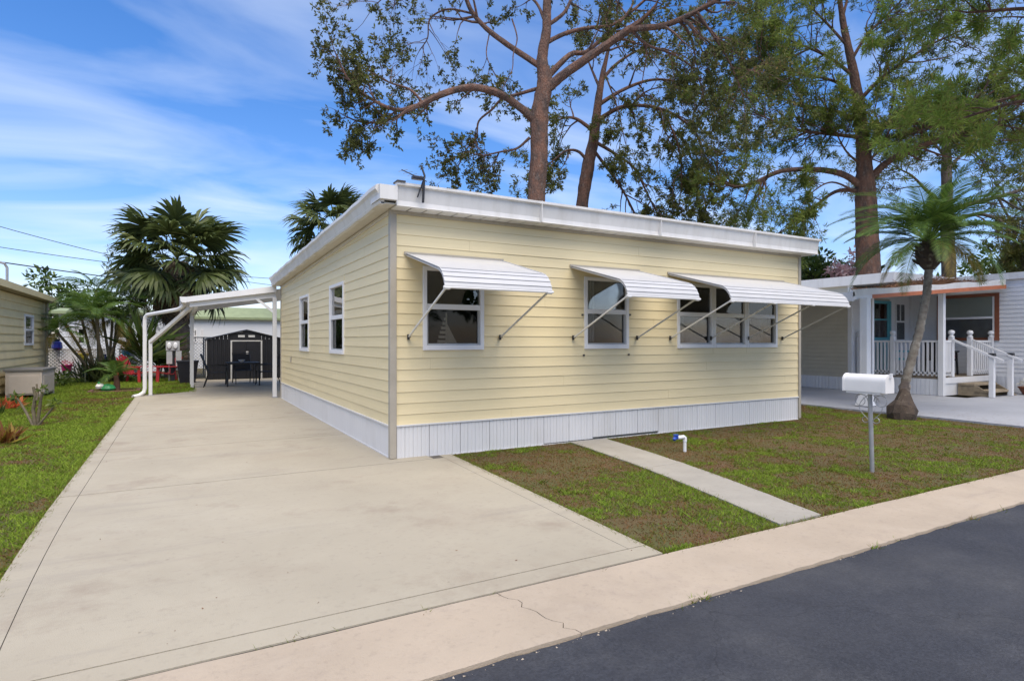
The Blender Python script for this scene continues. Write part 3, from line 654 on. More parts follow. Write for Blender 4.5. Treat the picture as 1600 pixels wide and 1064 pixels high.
# awnings
def awning(x0, x1, zt, narm, label, bz):
    D = 1.2; t = empty('window_awning', (x0, HY0, zt), label=label, cat='awning')
    W_ = x1-x0
    pf = [(0.02, 0), (1.00, -.262), (1.06, -.285), (1.115, -.325), (1.155, -.375), (1.18, -.43), (1.19, -.475)]
    # top slats (shallow steps) then four lip slats
    ntop = 8
    for k in range(ntop):
        d0 = .02+.98*k/ntop; d1 = .02+.98*(k+1)/ntop; za = -.262*k/ntop; zb_ = -.262*(k+1)/ntop
        m_ = MB(); m_.prism([(-d0, za), (-d1, zb_), (-d1, zb_-.008), (-d0, za-.008)], (W_, 0, 0), (0, 0, 0), (0, 1, 0), (0, 0, 1)); m_.build('slat', M['awning'], t)
    for k in range(1, len(pf)-1):
        (d0, za), (d1, zb_) = pf[k], pf[k+1]; n_ = Vector((-(zb_-za), (d1-d0))).normalized()*.012   # outward
        m_ = MB(); m_.prism([(-d0, za), (-(d0+n_.x*.3), za+n_.y*.3), (-(d1+n_.x), zb_+n_.y), (-d1, zb_)], (W_, 0, 0), (0, 0, 0), (0, 1, 0), (0, 0, 1)); m_.build('slat', M['awning'], t)
    # side rims and front bar
    for xx in (0, W_-.014):
        m_ = MB(); prf = [(-d, z+.010) for d, z in pf] + [(-d, z-.022) for d, z in pf[::-1]]
        m_.prism(prf, (.014, 0, 0), (xx, 0, 0), (0, 1, 0), (0, 0, 1)); m_.build('side_rim', M['awning'], t)
    m_ = MB(); m_.tube([(-.01, -1.19, -.485), (W_+.02, -1.19, -.485)], .014, 8); m_.build('front_bar', M['white_metal'], t)
    m_ = MB(); m_.box((-.02, -.03, -.012), (W_+.02, -.017, .022)); m_.build('wall_rail', M['trim_tan'], t)
    for k in range(narm):
        xx = .03+(W_-.06)*k/(narm-1); a_ = Vector((xx, -.045, bz-zt)); b2 = Vector((xx, -1.17, -.48))
        m_ = MB(); m_.bar(a_, b2, .018, .018); ar = m_.build('arm', M['arm'], t)
        m_ = MB(); m_.box((xx-.012, -.04, bz-zt-.035), (xx+.012, -.017, bz-zt+.03)); m_.box((xx-.018, -.06, bz-zt-.01), (xx+.018, -.035, bz-zt+.012)); m_.build('wall_bracket', M['dark_bracket'], ar)
        m_ = MB(); m_.tube([(xx-.03, -1.185, -.49), (xx+.03, -1.185, -.49)], .02, 8); m_.build('clamp', M['white_metal'], ar)
    return t
def awx(u): return PYP(u, 400, HY0).x
awning(awx(633), awx(783), 2.43, 2, 'white metal awning over the single window with the sailboat ornament', 1.45)
awning(awx(891), awx(996), 2.43, 2, 'narrow white metal awning over the middle single window', 1.45)
awning(awx(1043), awx(1222), 2.43, 4, 'long four-armed white metal awning over the triple window', 1.45)

# tv antenna on the roof corner
an = PYP(660, 300, FY-.02); ant = empty('tv_antenna', (an.x, FY-.02, 3.05), label='small dark television antenna clamped to the front roof edge', cat='antenna')
m_ = MB(); m_.bar((0, -.02, -.06), (.012, -.02, .19), .028, .02); m_.build('bracket', M['black'], ant)
m_ = MB(); m_.tube([(-.01, -.02, .1), (.02, -.02, .25), (-.015, 0, .37)], .012, 6); m_.build('mast', M['black'], ant)
m_ = MB(); m_.box((-.13, -.05, .195), (-.005, .02, .235), bev=.008); m_.build('housing', M['black_plastic'], ant)
m_ = MB(); m_.tube([(-.27, -.06, .27), (.06, .02, .20)], .006, 5); m_.build('boom', M['black'], ant)
for k in range(5):
    c0 = Vector((-.25+.06*k, -.055+.015*k, .265-.012*k)); m_ = MB(); m_.tube([c0+Vector((.02, -.10, -.01)), c0-Vector((.02, -.10, -.01))], .003, 4); m_.build('element', M['grey_metal'], ant)
m_ = MB(); m_.bar((-.06, 0, -.0), (.015, -.01, .22), .022, .014); m_.build('strut', M['black'], ant)

# ================================================================== CARPORT
CY0, CY1 = 15.4, 21.6
cp = empty('carport', (1.1, 18, 0), label='white aluminium carport with sloping flat roof and angled outrigger post', cat='carport')
def cb(mb, name, m, parent=None, **kw):
    o = mb.build(name, M[m], None, **kw); p = parent or cp; o.parent = p
    if p is cp: o.matrix_parent_inverse = Matrix.Translation(-Vector(cp.location))
    return o
xl, xr = .17, 2.08; zl, zr = 2.31, 2.62
def roofz(x): return zl+(zr-zl)*(x-xl)/(xr-xl)
m_ = MB(); n = 14
for i in range(n):
    y0 = CY0+.06+(CY1-CY0-.1)*i/n; y1 = CY0+.06+(CY1-CY0-.1)*(i+1)/n-.015
    m_.add([(xl+.03, y0, roofz(xl)), (xr+2, y0, roofz(xr+2)), (xr+2, y1, roofz(xr+2)), (xl+.03, y1, roofz(xl)), (xl+.03, y0, roofz(xl)+.05), (xr+2, y0, roofz(xr+2)+.05), (xr+2, y1, roofz(xr+2)+.05), (xl+.03, y1, roofz(xl)+.05)],
        [(0,3,2,1),(4,5,6,7),(0,1,5,4),(1,2,6,5),(2,3,7,6),(3,0,4,7)])
cb(m_, 'roof_pans', 'white_metal')
m_ = MB(); m_.prism([(xl, zl-.02), (xr, zr-.02), (xr, zr+.13), (xl, zl+.10)], (0, .05, 0), (0, CY0, 0)); cb(m_, 'front_fascia', 'white_metal')
m_ = MB(); m_.prism([(xl+.05, zl-.13), (xr, zr-.15), (xr, zr-.022), (xl+.05, zl-.022)], (0, .06, 0), (0, CY0+.10, 0)); cb(m_, 'front_beam', 'white_metal')
m_ = MB(); m_.prism([(-.01, zl-.0), (.02, zl-.03), (.10, zl-.03), (.13, zl), (.13, zl+.10), (-.03, zl+.10)], (0, CY1-CY0, 0), (xl-.12, CY0+.02, 0)); cb(m_, 'gutter', 'white_metal')
m_ = MB(); m_.box((xl+.14, CY0+.17, zl-.14), (xl+.22, CY1, zl-.03)); cb(m_, 'side_beam', 'white_metal')
# posts
pp = G(427, 623); m_ = MB(); m_.box((2.0, CY0+.02, .02), (2.09, CY0+.11, zr-.15), bev=.006); po = cb(m_, 'post', 'white_metal')
m_ = MB(); m_.box((1.98, CY0, .018), (2.11, CY0+.13, .05)); cb(m_, 'post_foot', 'grey_metal', po)
m_ = MB(); m_.bar((2.03, CY0+.06, zr-.52), (1.62, CY0+.12, zr-.18), .05, .06); cb(m_, 'brace', 'white_metal')
for yy in (19.9, 21.2):
    m_ = MB(); m_.box((xl+.14, yy, .02), (xl+.22, yy+.08, zl-.14), bev=.005); cb(m_, 'post', 'white_metal')
ob = Vector((-.62, 17.55, 0)); tp = Vector((xl+.12, 16.3, zl-.06))
m_ = MB(); m_.box((ob.x-.04, ob.y-.04, .02), (ob.x+.04, ob.y+.04, 1.42), bev=.005); po = cb(m_, 'post', 'white_metal')
m_ = MB(); m_.box((ob.x-.06, ob.y-.06, .018), (ob.x+.06, ob.y+.06, .04)); cb(m_, 'post_foot', 'grey_metal', po)
m_ = MB(); m_.bar(ob+Vector((0, 0, 1.38)), tp, .08, .08); cb(m_, 'outrigger_brace', 'white_metal')
m_ = MB(); dx = ob+Vector((-.12, -.06, 0))
m_.tube([Vector((xl-.05, 16.2, zl-.02)), Vector((xl-.1, 16.24, zl-.10)), Vector((xl-.2, 16.4, zl-.15)), dx+Vector((.06, -.05, 2.06)), dx+Vector((.01, 0, 2.0)), dx+Vector((0, 0, 1.9)), dx+Vector((0, 0, .22)), dx+Vector((-.02, -.02, .12)), dx+Vector((-.12, -.1, .05)), dx+Vector((-.24, -.2, .03))], .047, 8)
cb(m_, 'downspout', 'white_metal', smooth=True)

# ================================================================== SHED and patio
shp = G(322, 593); SHY = 23.6; a = PYP(323, 560, SHY); b_ = PYP(444, 560, SHY); c = PYP(383, 516, SHY); e_ = PYP(323, 529, SHY)
shed = empty('garden_shed', ((a.x+b_.x)/2, SHY+.9, 0), label='charcoal steel garden shed with pale door frame behind the carport', cat='shed')
hw = (b_.x-a.x)/2; he = e_.z; hr = c.z
def shb(mb, name, m, parent=None): return mb.build(name, M[m], parent or shed)
prof = []
n = 13; m_ = MB()
for side in (-1, 1):
    xs0 = -hw if side < 0 else .50; xs1 = -.50 if side < 0 else hw; k = 6
    for i in range(k):
        p0 = xs0+(xs1-xs0)*i/k; p1 = xs0+(xs1-xs0)*(i+1)/k
        m_ = MB(); w = p1-p0
        def zt_(x): return he+(hr-he)*(1-abs(x)/hw)
        m_.add([(p0+.01, -.9, .03), (p0+w*.55, -.9, .03), (p0+w*.62, -.88, .03), (p1, -.88, .03), (p0+.01, -.9, zt_(p0)-.02), (p0+w*.55, -.9, zt_(p0+w*.55)-.02), (p0+w*.62, -.88, zt_(p0+w*.62)-.02), (p1, -.88, zt_(p1)-.02)],
            [(0,1,5,4),(1,2,6,5),(2,3,7,6)]); shb(m_, 'wall_panel', 'shed')
m_ = MB(); m_.prism([(-.5, 1.42), (.5, 1.42), (.5, he+(hr-he)*(1-.5/hw)-.02), (0, hr-.02), (-.5, he+(hr-he)*(1-.5/hw)-.02)], (0, .02, 0), (0, -.895, 0)); shb(m_, 'gable_panel', 'shed')
m_ = MB(); m_.box((-hw, -.87, .03), (hw, .9, he-.02)); shb(m_, 'wall', 'shed')
m_ = MB(); m_.prism([(-hw-.06, he-.06), (0, hr-.01), (hw+.06, he-.06), (hw+.06, he-.01), (0, hr+.03), (-hw-.06, he-.01)], (0, 1.9, 0), (0, -.95, 0)); shb(m_, 'roof', 'shed')
m_ = MB(); m_.box((-.53, -.915, .03), (-.48, -.89, 1.43)); m_.box((.48, -.915, .03), (.53, -.89, 1.43)); m_.box((-.479, -.915, 1.39), (.479, -.89, 1.43)); shb(m_, 'door_frame', 'shedtrim')
for sx in (-1, 1):
    m_ = MB(); m_.box((min(.005*sx, .475*sx), -.905, .04), (max(.005*sx, .475*sx), -.885, 1.385)); shb(m_, 'door', 'shed')
    m_ = MB(); m_.box((.06*sx-.0 if sx > 0 else -.28, -.91, 1.54), (.28 if sx > 0 else -.06, -.895, 1.62)); shb(m_, 'vent', 'shedtrim')
m_ = MB(); m_.box((-.02, -.93, .85), (.06, -.906, 1.03), bev=.006); shb(m_, 'handle', 'shedtrim')
m_ = MB(); m_.bar((-hw-.01, -.91, .03), (-hw-.01, -.91, he-.03), .03); shb(m_, 'corner_trim', 'shedtrim')

# patio table and chairs
tb = empty('patio_table', (1.75, 20.4, ZD), label='black glass-topped patio table under the carport', cat='table')
m_ = MB(); m_.box((-.48, -.48, .70), (.48, .48, .715), bev=.004); m_.build('table_top', M['black'], tb)
m_ = MB(); m_.box((-.46, -.46, .66), (.46, -.42, .70)); m_.box((-.46, .42, .66), (.46, .46, .70)); m_.box((-.46, -.419, .66), (-.42, .419, .70)); m_.box((.42, -.419, .66), (.46, .419, .70)); m_.build('apron', M['black'], tb)
for sx in (-1, 1):
    for sy in (-1, 1): MB().bar((.43*sx, .43*sy, .66), (.45*sx, .45*sy, 0), .035).build('leg', M['black'], tb)
bw = empty('bowl', (1.72, 20.3, ZD+.715), label='small white bowl on the black patio table', cat='bowl'); MB().lathe([(.04, 0), (.09, .05), (.10, .08), (.09, .08), (.03, .02)], 14).build('body', M['white_metal'], bw, True)
def patio_chair():
    t = empty('patio_chair', (0, 0, 0), cat='chair', group='black patio chairs round the patio table')
    m_ = MB(); m_.box((-.25, -.24, .41), (.25, .24, .43), bev=.006); m_.build('seat', M['black_mesh'], t)
    m_ = MB(); m_.add([(-.24, .22, .43), (.24, .22, .43), (.24, .42, .95), (-.24, .42, .95), (-.24, .235, .425), (.24, .235, .425), (.24, .435, .945), (-.24, .435, .945)], [(0,1,2,3),(7,6,5,4),(0,4,5,1),(1,5,6,2),(2,6,7,3),(3,7,4,0)]); m_.build('backrest', M['black_mesh'], t)
    for sx in (-1, 1):
        MB().tube([(.26*sx, .44, .98), (.26*sx, .23, .42), (.27*sx, .36, .0)], .016, 6).build('leg', M['black'], t)
        MB().tube([(.26*sx, .26, .62), (.27*sx, .0, .66), (.27*sx, -.24, .63), (.27*sx, -.28, .55), (.27*sx, -.24, .42), (.27*sx, -.28, .0)], .015, 6).build('arm', M['black'], t)
    MB().tube([(-.26, .44, .98), (.26, .44, .98)], .016, 6).build('top_rail', M['black'], t)
    return t
c0 = patio_chair()
spots = [((1.02, 20.0, ZD), R(85), 'black sling patio chair between the table and the carport posts'), ((2.42, 20.05, ZD), R(-85), 'black sling patio chair between the table and the yellow home'), ((1.85, 21.25, ZD), R(5), 'black sling patio chair tucked behind the table before the shed door')]
for i, (l_, rz, lab) in enumerate(spots):
    o = c0 if i == 0 else copy_tree(c0); o.location = l_; o.rotation_euler = (0, 0, rz); o['label'] = lab

# bin, meter pedestal
bi = G(293, 599); bn = empty('planter_bin', (bi.x, bi.y, -.03), label='tall black tapered plastic planter beside the carport post', cat='planter')
m_ = MB(); m_.add([(-.22, -.2, 0), (.22, -.2, 0), (.22, .2, 0), (-.22, .2, 0), (-.31, -.29, .75), (.31, -.29, .75), (.31, .29, .75), (-.31, .29, .75)], [(0,3,2,1),(0,1,5,4),(1,2,6,5),(2,3,7,6),(3,0,4,7),(4,5,6,7)]); m_.build('body', M['black_plastic'], bn)
m_ = MB(); m_.box((-.33, -.31, .74), (.33, .31, .79), bev=.01); m_.build('rim', M['black_plastic'], bn)
me_ = G(270, 597); mt = empty('electric_meter_post', (me_.x, me_.y, -.03), label='twin electric meters on a dark post beside the palm trunk', cat='meter')
mt.scale = (.62, .8, 1.05); MB().box((-.12, 0, 0), (.10, .10, 1.05)).build('post', M['black'], mt)
m_ = MB(); m_.box((-.33, -.08, 1.05), (.33, .10, 1.36), bev=.01); hd = m_.build('meter_head', M['grey_box'], mt)
for sx in (-.17, .13):
    m_ = MB(); m_.lathe([(.11, 0), (.11, .05), (.08, .09), (.02, .10)], 16); o = m_.build('meter_dial', M['white_metal'], mt, True); o.location = (sx, -.08, 1.21); o.rotation_euler = (R(90), 0, 0)
m_ = MB(); m_.box((-.30, -.06, .62), (-.02, .06, 1.04), bev=.008); m_.build('breaker_box', M['grey_box'], mt)
m_ = MB(); m_.box((.14, -.08, .42), (.42, .1, 1.04), bev=.008); m_.build('breaker_box', M['grey_box'], mt)
MB().tube([(-.18, 0, 0), (-.18, 0, .62)], .025, 8).build('conduit', M['grey_metal'], mt)
MB().tube([(.30, 0, 0), (.28, 0, .43)], .025, 8).build('conduit', M['grey_metal'], mt)

# ================================================================== MAILBOX, SPIGOT
mb_ = G(1363, 739); mbx = empty('mailbox', (mb_.x, mb_.y, -.03), label='white arched-top rural mailbox on a grey metal post in the lawn', cat='mailbox')
m_ = MB(); m_.tube([(0, 0, 0), (-.015, .005, .5), (-.035, .008, .93)], .022, 10); m_.build('post', M['grey_metal'], mbx, True)
arc = [(-.078, .0), (-.078, .108)] + [(.078*math.cos(a_), .108+.078*math.sin(a_)) for a_ in [PI*(1-k/12) for k in range(1, 12)]] + [(.078, .108), (.078, 0)]
bz = .895; off = Vector((-.035, .045, bz))
m_ = MB(); m_.prism(arc, (0, .42, 0), off+Vector((0, -.21, 0))); bd = m_.build('body', M['white_metal'], mbx, True)
arc2 = [(x_*1.05, z_*1.04-.004) for x_, z_ in arc]
m_ = MB(); m_.prism(arc2, (0, .035, 0), off+Vector((0, -.242, 0))); dr = m_.build('door', M['white_metal'], mbx, True)
m_ = MB(); m_.prism(arc2, (0, .018, 0), off+Vector((0, .195, 0))); m_.build('rear_rim', M['white_metal'], mbx, True)
m_ = MB(); m_.box((-.045, -.222, bz+.15), (-.025, -.195, bz+.20), bev=.004); m_.build('latch', M['white_metal'], mbx)
m_ = MB(); m_.box((-.035-.07, -.14, bz-.02), (-.035+.07, .22, bz-.002)); m_.build('base_plate', M['white_metal'], mbx)
m_ = MB(); m_.box((.045, .0, bz+.07), (.05, .03, bz+.10)); m_.box((.0455, -.12, bz+.085), (.0495, .0, bz+.098)); m_.build('flag', M['red'], mbx)
def scroll(sy):
    P = []
    for k in range(22):
        t = k/21; a_ = t*2*PI*1.15; r_ = .075*(1-.45*t); P.append((-.03, sy*(.03+.075-r_*math.cos(a_)), bz-.10+r_*math.sin(a_)))
    P2 = [(-.03, sy*(.02+.10*math.sin(t*PI)), bz-.03-.27*t) for t in [k/10 for k in range(11)]]
    P2 += [(-.028, sy*(.02+.035*(1-math.cos(t*2*PI*.8))), bz-.30-.03*math.sin(t*2*PI*.8)) for t in [k/10 for k in range(1, 11)]]
    m_ = MB(); m_.tube(P, .0036, 5); m_.tube(P2, .0036, 5); m_.build('scroll_bracket', M['grey_metal'], mbx)
scroll(1); scroll(-1)
sp_ = G(1070, 707); spg = empty('water_spigot', (sp_.x, sp_.y, -.03), label='white pvc standpipe with blue tap handle in the front lawn', cat='tap')
MB().tube([(0, 0, 0), (0, 0, .19)], .021, 10).build('riser', M['pvc'], spg, True)
MB().tube([(0, 0, .17), (0, 0, .215), (-.02, 0, .228), (-.13, 0, .228)], .026, 10).build('elbow', M['pvc'], spg, True)
m_ = MB(); m_.tube([(-.13, 0, .228), (-.17, 0, .228), (-.19, -.01, .205)], .022, 8); m_.build('tap', M['bluehandle'], spg, True)
MB().lathe([(.012, 0), (.034, .004), (.034, .018), (.01, .022)], 10, (-.15, 0, .25)).build('tap_handle', M['bluehandle'], spg)
MB().lathe([(.05, .0), (.045, .02), (.022, .035)], 10).build('collar', M['walk'], spg)

# ================================================================== LEFT NEIGHBOUR (tan house) + yard things
NX = -3.8
lh = empty('tan_house', (NX-2, 20, 0), label='tan lap sided house with brown eave and narrow window left of the lawn', cat='house')
def lb(mb, name, m, parent=None, **kw):
    o = mb.build(name, M[m], None, **kw); p = parent or lh; o.parent = p
    if p is lh: o.matrix_parent_inverse = Matrix.Translation(-Vector(lh.location))
    return o
wa = PXP(36, 497, NX); wb = PXP(50, 541, NX); wy0, wy1, wz0, wz1 = wa.y, wb.y, 1.28, 2.16
LY0, LY1 = 13.0, 24.4; nb = 12; rh = (2.64-.12)/nb
for r in range(nb):
    z0 = .12+r*rh; segs = [(LY0, LY1)]
    if z0+rh > wz0+.05 and z0 < wz1-.05: segs = [(LY0, wy0), (wy1, LY1)]
    for p, q in segs:
        lb(MB().prism([(0, rh), (.008, rh), (.032, .02), (.034, 0), (0, 0)], (0, q-p, 0), (NX, p, z0), (1, 0, 0), (0, 0, 1)), 'siding_board', 'tan_siding')
lb(MB().box((NX-4, LY0+.02, 0), (NX-.002, LY1-.02, 2.64)), 'wall', 'tan_siding')
lb(MB().box((NX-.05, LY1-.06, .05), (NX+.05, LY1+.06, 2.66)), 'corner_trim', 'trim_tan')
lb(MB().prism([(.28, 2.66), (.28, 2.81), (-2, 3.2), (-4.3, 2.81), (-4.3, 2.66)], (0, LY1-LY0+.5, 0), (NX, LY0-.2, 0)), 'roof', 'tan_dark')
lb(MB().box((NX+.281, LY0-.2, 2.66), (NX+.30, LY1+.3, 2.82)), 'fascia', 'tan_siding')
m_ = MB()
for p0, p1, q0, q1 in ((wy0, wy0+.07, wz0, wz1), (wy1-.07, wy1, wz0, wz1), (wy0+.07, wy1-.07, wz0, wz0+.06), (wy0+.07, wy1-.07, wz1-.06, wz1), (wy0+.07, wy1-.07, 1.70, 1.75)): m_.box((NX, p0, q0), (NX+.05, p1, q1))
wnd = lb(m_, 'window', 'white'); lb(MB().box((NX+.010, wy0+.07, wz0+.06), (NX+.014, wy1-.07, 1.70)), 'pane', 'screen', wnd); lb(MB().box((NX+.010, wy0+.07, 1.75), (NX+.014, wy1-.07, wz1-.06)), 'pane', 'glass', wnd)
lb(MB().box((NX+.003, wy0+.02, wz0+.02), (NX+.006, wy1-.02, wz1-.02)), 'window_backing', 'black', wnd)
dsp = PXP(66, 480, NX+.1); lb(MB().tube([(NX+.16, LY1-.5, 2.68), (NX+.1, LY1-.4, 2.6), (NX+.08, LY1-.35, .2)], .04, 8), 'downspout', 'trim_tan')
ms_ = PXP(11, 442, NX-.6); lb(MB().tube([ms_-Vector((0, 0, .6)), ms_+Vector((0, 0, .45)), ms_+Vector((-.05, -.05, .56)), ms_+Vector((-.2, -.1, .6))], .035, 8), 'service_mast', 'grey_metal')

bx0 = G(16, 621); db = empty('deck_box', (-3.45, 18.9, -.03), label='taupe resin deck storage box with dark lid against the tan house', cat='storage box')
db.location = (-3.26, 19.05, -.0); db.rotation_euler = (0, 0, R(-3))
m_ = MB(); m_.box((-.36, -.62, .08), (.36, .62, .66), bev=.02); m_.build('body', M['resin'], db)
m_ = MB(); m_.box((-.39, -.65, .66), (.39, .65, .72), bev=.015); m_.build('lid', M['resin_lid'], db)
m_ = MB(); m_.box((-.30, -.635, .12), (.30, -.615, .56), bev=.008); m_.build('front_panel', M['resin'], db)
m_ = MB(); m_.box((.355, -.5, .12), (.372, .5, .56), bev=.008); m_.build('side_panel', M['resin'], db)
for sx in (-.3, .3):
    for sy in (-.55, .55): MB().box((sx-.06, sy-.06, 0), (sx+.06, sy+.06, .09)).build('foot', M['walk'], db)

# ------------------------------------------------------------------ fence, lattice, pots
FYY = 27.6
fn = empty('chain_link_fence', (-2, FYY, 0), label='galvanised chain link fence along the rear of the lawn', cat='fence')
for i in range(7):
    xx = -5.5+i*1.6-(-2); MB().tube([(xx, 0, -.05), (xx, 0, 1.55)], .03, 8).build('post', M['galv'], fn)
MB().tube([(-3.5, 0, 1.55), (6.1, 0, 1.55)], .022, 6).build('top_rail', M['galv'], fn)
m_ = MB(); s_ = .13
for k in range(-12, 74):
    x0 = -3.5+k*s_
    for sg in (1, -1):
        xa, za, xb, zb_ = x0, .0, x0+sg*1.5, 1.5
        if min(xa, xb) < -3.6 or max(xa, xb) > 6.2: continue
        a_ = Vector((xa, .01*sg, za)); b2 = Vector((xb, .01*sg, zb_)); m_.tube([a_, b2], .005, 3, cap=False)
m_.build('wire_mesh', M['galv'], fn, kind='stuff')
def lattice(x0, x1, y, zt, label):
    t = empty('lattice_panel', ((x0+x1)/2, y, 0), label=label, cat='lattice'); w = (x1-x0)/2; m_ = MB(); s_ = .12; H = zt
    for k in range(int(-(w+H)/s_)-1, int((w+H)/s_)+2):
        for sg in (1, -1):
            # line x = k*s + sg*z
            zs = [0, H]; 
            lo, hi = 0, H; c_ = k*s_
            if sg > 0: lo = max(lo, -w-c_); hi = min(hi, w-c_)
            else: lo = max(lo, c_-w); hi = min(hi, c_+w)
            if hi-lo < .06: continue
            m_.bar((c_+sg*lo, .012*sg, lo), (c_+sg*hi, .012*sg, hi), .04, .01, up=(0, 1, 0)) if False else m_.bar((c_+sg*lo, .008*sg, lo), (c_+sg*hi, .008*sg, hi), .008, .042, up=(0, 0, 1))
    m_.build('slats', M['lattice'], t, kind='stuff')
    m_ = MB(); m_.box((-w, -.03, H), (w, .03, H+.04)); m_.box((-w, -.03, 0), (-w+.04, .03, H)); m_.box((w-.04, -.03, 0), (w, .03, H)); m_.build('frame', M['lattice'], t)
lx = lambda u: PYP(u, 560, FYY-.15).x
lattice(lx(70), lx(168), FYY-.15, 1.08, 'white garden lattice behind the leaning cane palm')
lattice(lx(186), lx(226), FYY-.15, 1.08, 'short white garden lattice behind the red chairs')

def blob_leaves(n, c, rad, size, mat_, name, parent, tmean=.5, flat=1.0, up=0, hollow=.3, **kw):
    d = rng.normal(0, 1, (n, 3)); d /= np.linalg.norm(d, axis=1)[:, None]; r_ = hollow+(1-hollow)*rng.random(n)**.5
    P = np.array(c)+d*r_[:, None]*np.array(rad); V, T, t = leafsoup(P, d, size, tmean); 
    o = link(bpy.data.objects.new(name, tri_mesh(name, V, T, t, mat_))); o.parent = parent; return tag(o, **kw)
def leafsoup(P, d, size, tmean=.5, wr=.42, spread=.8):
    """diamond leaves of given size at P heading roughly along d"""
    n = len(P); D = d+rng.normal(0, spread, (n, 3)); D /= np.linalg.norm(D, axis=1)[:, None]
    A = np.cross(D, rng.normal(0, 1, (n, 3))); A /= np.linalg.norm(A, axis=1)[:, None]+1e-9
    s_ = (size*(.6+.8*rng.random(n)))[:, None]
    mid = P+D*s_*.5; V = np.stack([P, mid+A*s_*wr*.5, P+D*s_, mid-A*s_*wr*.5], 1).reshape(-1, 3)
    i = np.arange(n)*4; T = np.concatenate([np.stack([i, i+1, i+2], 1), np.stack([i, i+2, i+3], 1)]); t = np.clip(rng.normal(tmean, .25, n), 0, 1)
    return V, T, np.concatenate([t, t])
specks()
def hang_pot(u, v, Y, m, label, leafm=None, w=.30, h=.24, tall=False):
    p = PYP(u, v, Y); t = empty('hanging_pot', p, label=label, cat='pot', group='coloured pots hung on the fence')
    pr = [(w*.36, 0), (w*.48, h*.85), (w*.53, h*.86), (w*.53, h), (w*.45, h), (w*.43, h*.9)] if not tall else [(w*.2, 0), (w*.42, h*.2), (w*.36, h*.7), (w*.2, h*.82), (w*.28, h), (w*.2, h)]
    MB().lathe(pr, 14).build('bowl', M[m], t, True)
    if leafm: blob_leaves(70, (0, 0, h+.04), (w*.6, w*.5, .09), .09, M[leafm], 'flowers', t)
    MB().tube([(0, w*.5, h*.8), (0, w*.6, h*1.0), (0, w*.62, h*1.2)], .006, 4).build('hook', M['galv'], t)
PY_ = FYY-.35
hang_pot(197, 555, PY_, 'blue', 'sky blue pot with pink flowers hung above the lattice', 'flower_pink', .34)
hang_pot(137, 589, PY_-2.5, 'blue', 'sky blue pot with white flowers at the foot of the cane palm', 'flower_white', .36)
hang_pot(130, 562, PY_, 'yellowpot', 'yellow pot with dark foliage hung on the fence', 'croton_dark', .36)
hang_pot(104, 580, PY_, 'magenta', 'magenta pot hung on the white lattice', 'flower_pink', .36)
hang_pot(89, 547, PY_, 'navy', 'large navy blue glass jar hung at the fence top', None, .42, .40, True)
hang_pot(164, 566, PY_-.1, 'navy', 'slim navy blue bottle hung between the palm canes', None, .2, .3, True)
hang_pot(193, 571, PY_-.1, 'navy', 'slim navy blue bottle hung beside the red chair', None, .2, .3, True)

def red_chair(loc, rz, label):
    t = empty('adirondack_chair', loc, rz, label=label, cat='chair', group='red garden chairs by the fence')
    for k in range(5): 
        xx = -.22+k*.11; h = .98-.05*abs(k-2); m_ = MB(); m_.bar((xx, .22, .30), (xx*1.1, .50, h), .09, .02); m_.build('back_slat', M['red'], t)
    for k in range(4): m_ = MB(); m_.box((-.26, -.28+k*.13, .37-k*.025), (.26, -.17+k*.13, .39-k*.025)); m_.build('seat_slat', M['red'], t)
    for sx in (-1, 1):
        MB().box((sx*.33-.07, -.32, .55), (sx*.33+.07, .40, .575)).build('armrest', M['red'], t)
        MB().bar((sx*.31, -.28, .55), (sx*.31, -.30, 0), .09, .03).build('leg', M['red'], t)
        MB().bar((sx*.29, .40, .55), (sx*.29, .52, 0), .03, .08).build('leg', M['red'], t)
rc = G(213, 598); red_chair((rc.x, rc.y, -.03), R(60), 'red slatted garden chair in front of the short lattice')
rc = G(250, 598); red_chair((rc.x+.1, rc.y+.3, -.03), R(-70), 'red slatted garden chair beside the electric meter post')

# bed with young palm and frog
bd_ = G(180, 612); MBX = empty('planting_bed', (bd_.x, bd_.y, -.03), label='low timber edged planting bed round the young palm', cat='planting bed')
for sx, sy, lx_, ly in ((0, -.4, 1.2, .1), (0, .4, 1.2, .1), (-.55, 0, .1, .7), (.55, 0, .1, .7)):
    MB().box((sx-lx_/2, sy-ly/2, 0), (sx+lx_/2, sy+ly/2, .09), bev=.012).build('timber', M['wood'], MBX)
MB().box((-.5, -.35, 0), (.5, .35, .05)).build('mulch', M['wood'], MBX)
fg = empty('frog_ornament', (bd_.x-.16, bd_.y-.15, .02), label='green and white glazed frog ornament in the planting bed', cat='ornament')
m_ = MB(); m_.lathe([(.02, 0), (.14, .02), (.19, .09), (.15, .17), (.05, .21), (.0, .215)], 14); m_.build('body', M['green_glaze'], fg, True)
m_ = MB(); m_.lathe([(.03, 0), (.09, .02), (.11, .08), (.07, .14), (.0, .16)], 12, (-.17, -.05, .08)); m_.build('head', M['white_metal'], fg, True)
for sy in (-.05, .05): m_ = MB(); m_.lathe([(.01, 0), (.03, .02), (.02, .05), (0, .055)], 8, (-.19, -.05+sy, .22)); m_.build('eye', M['green_glaze'], fg, True)

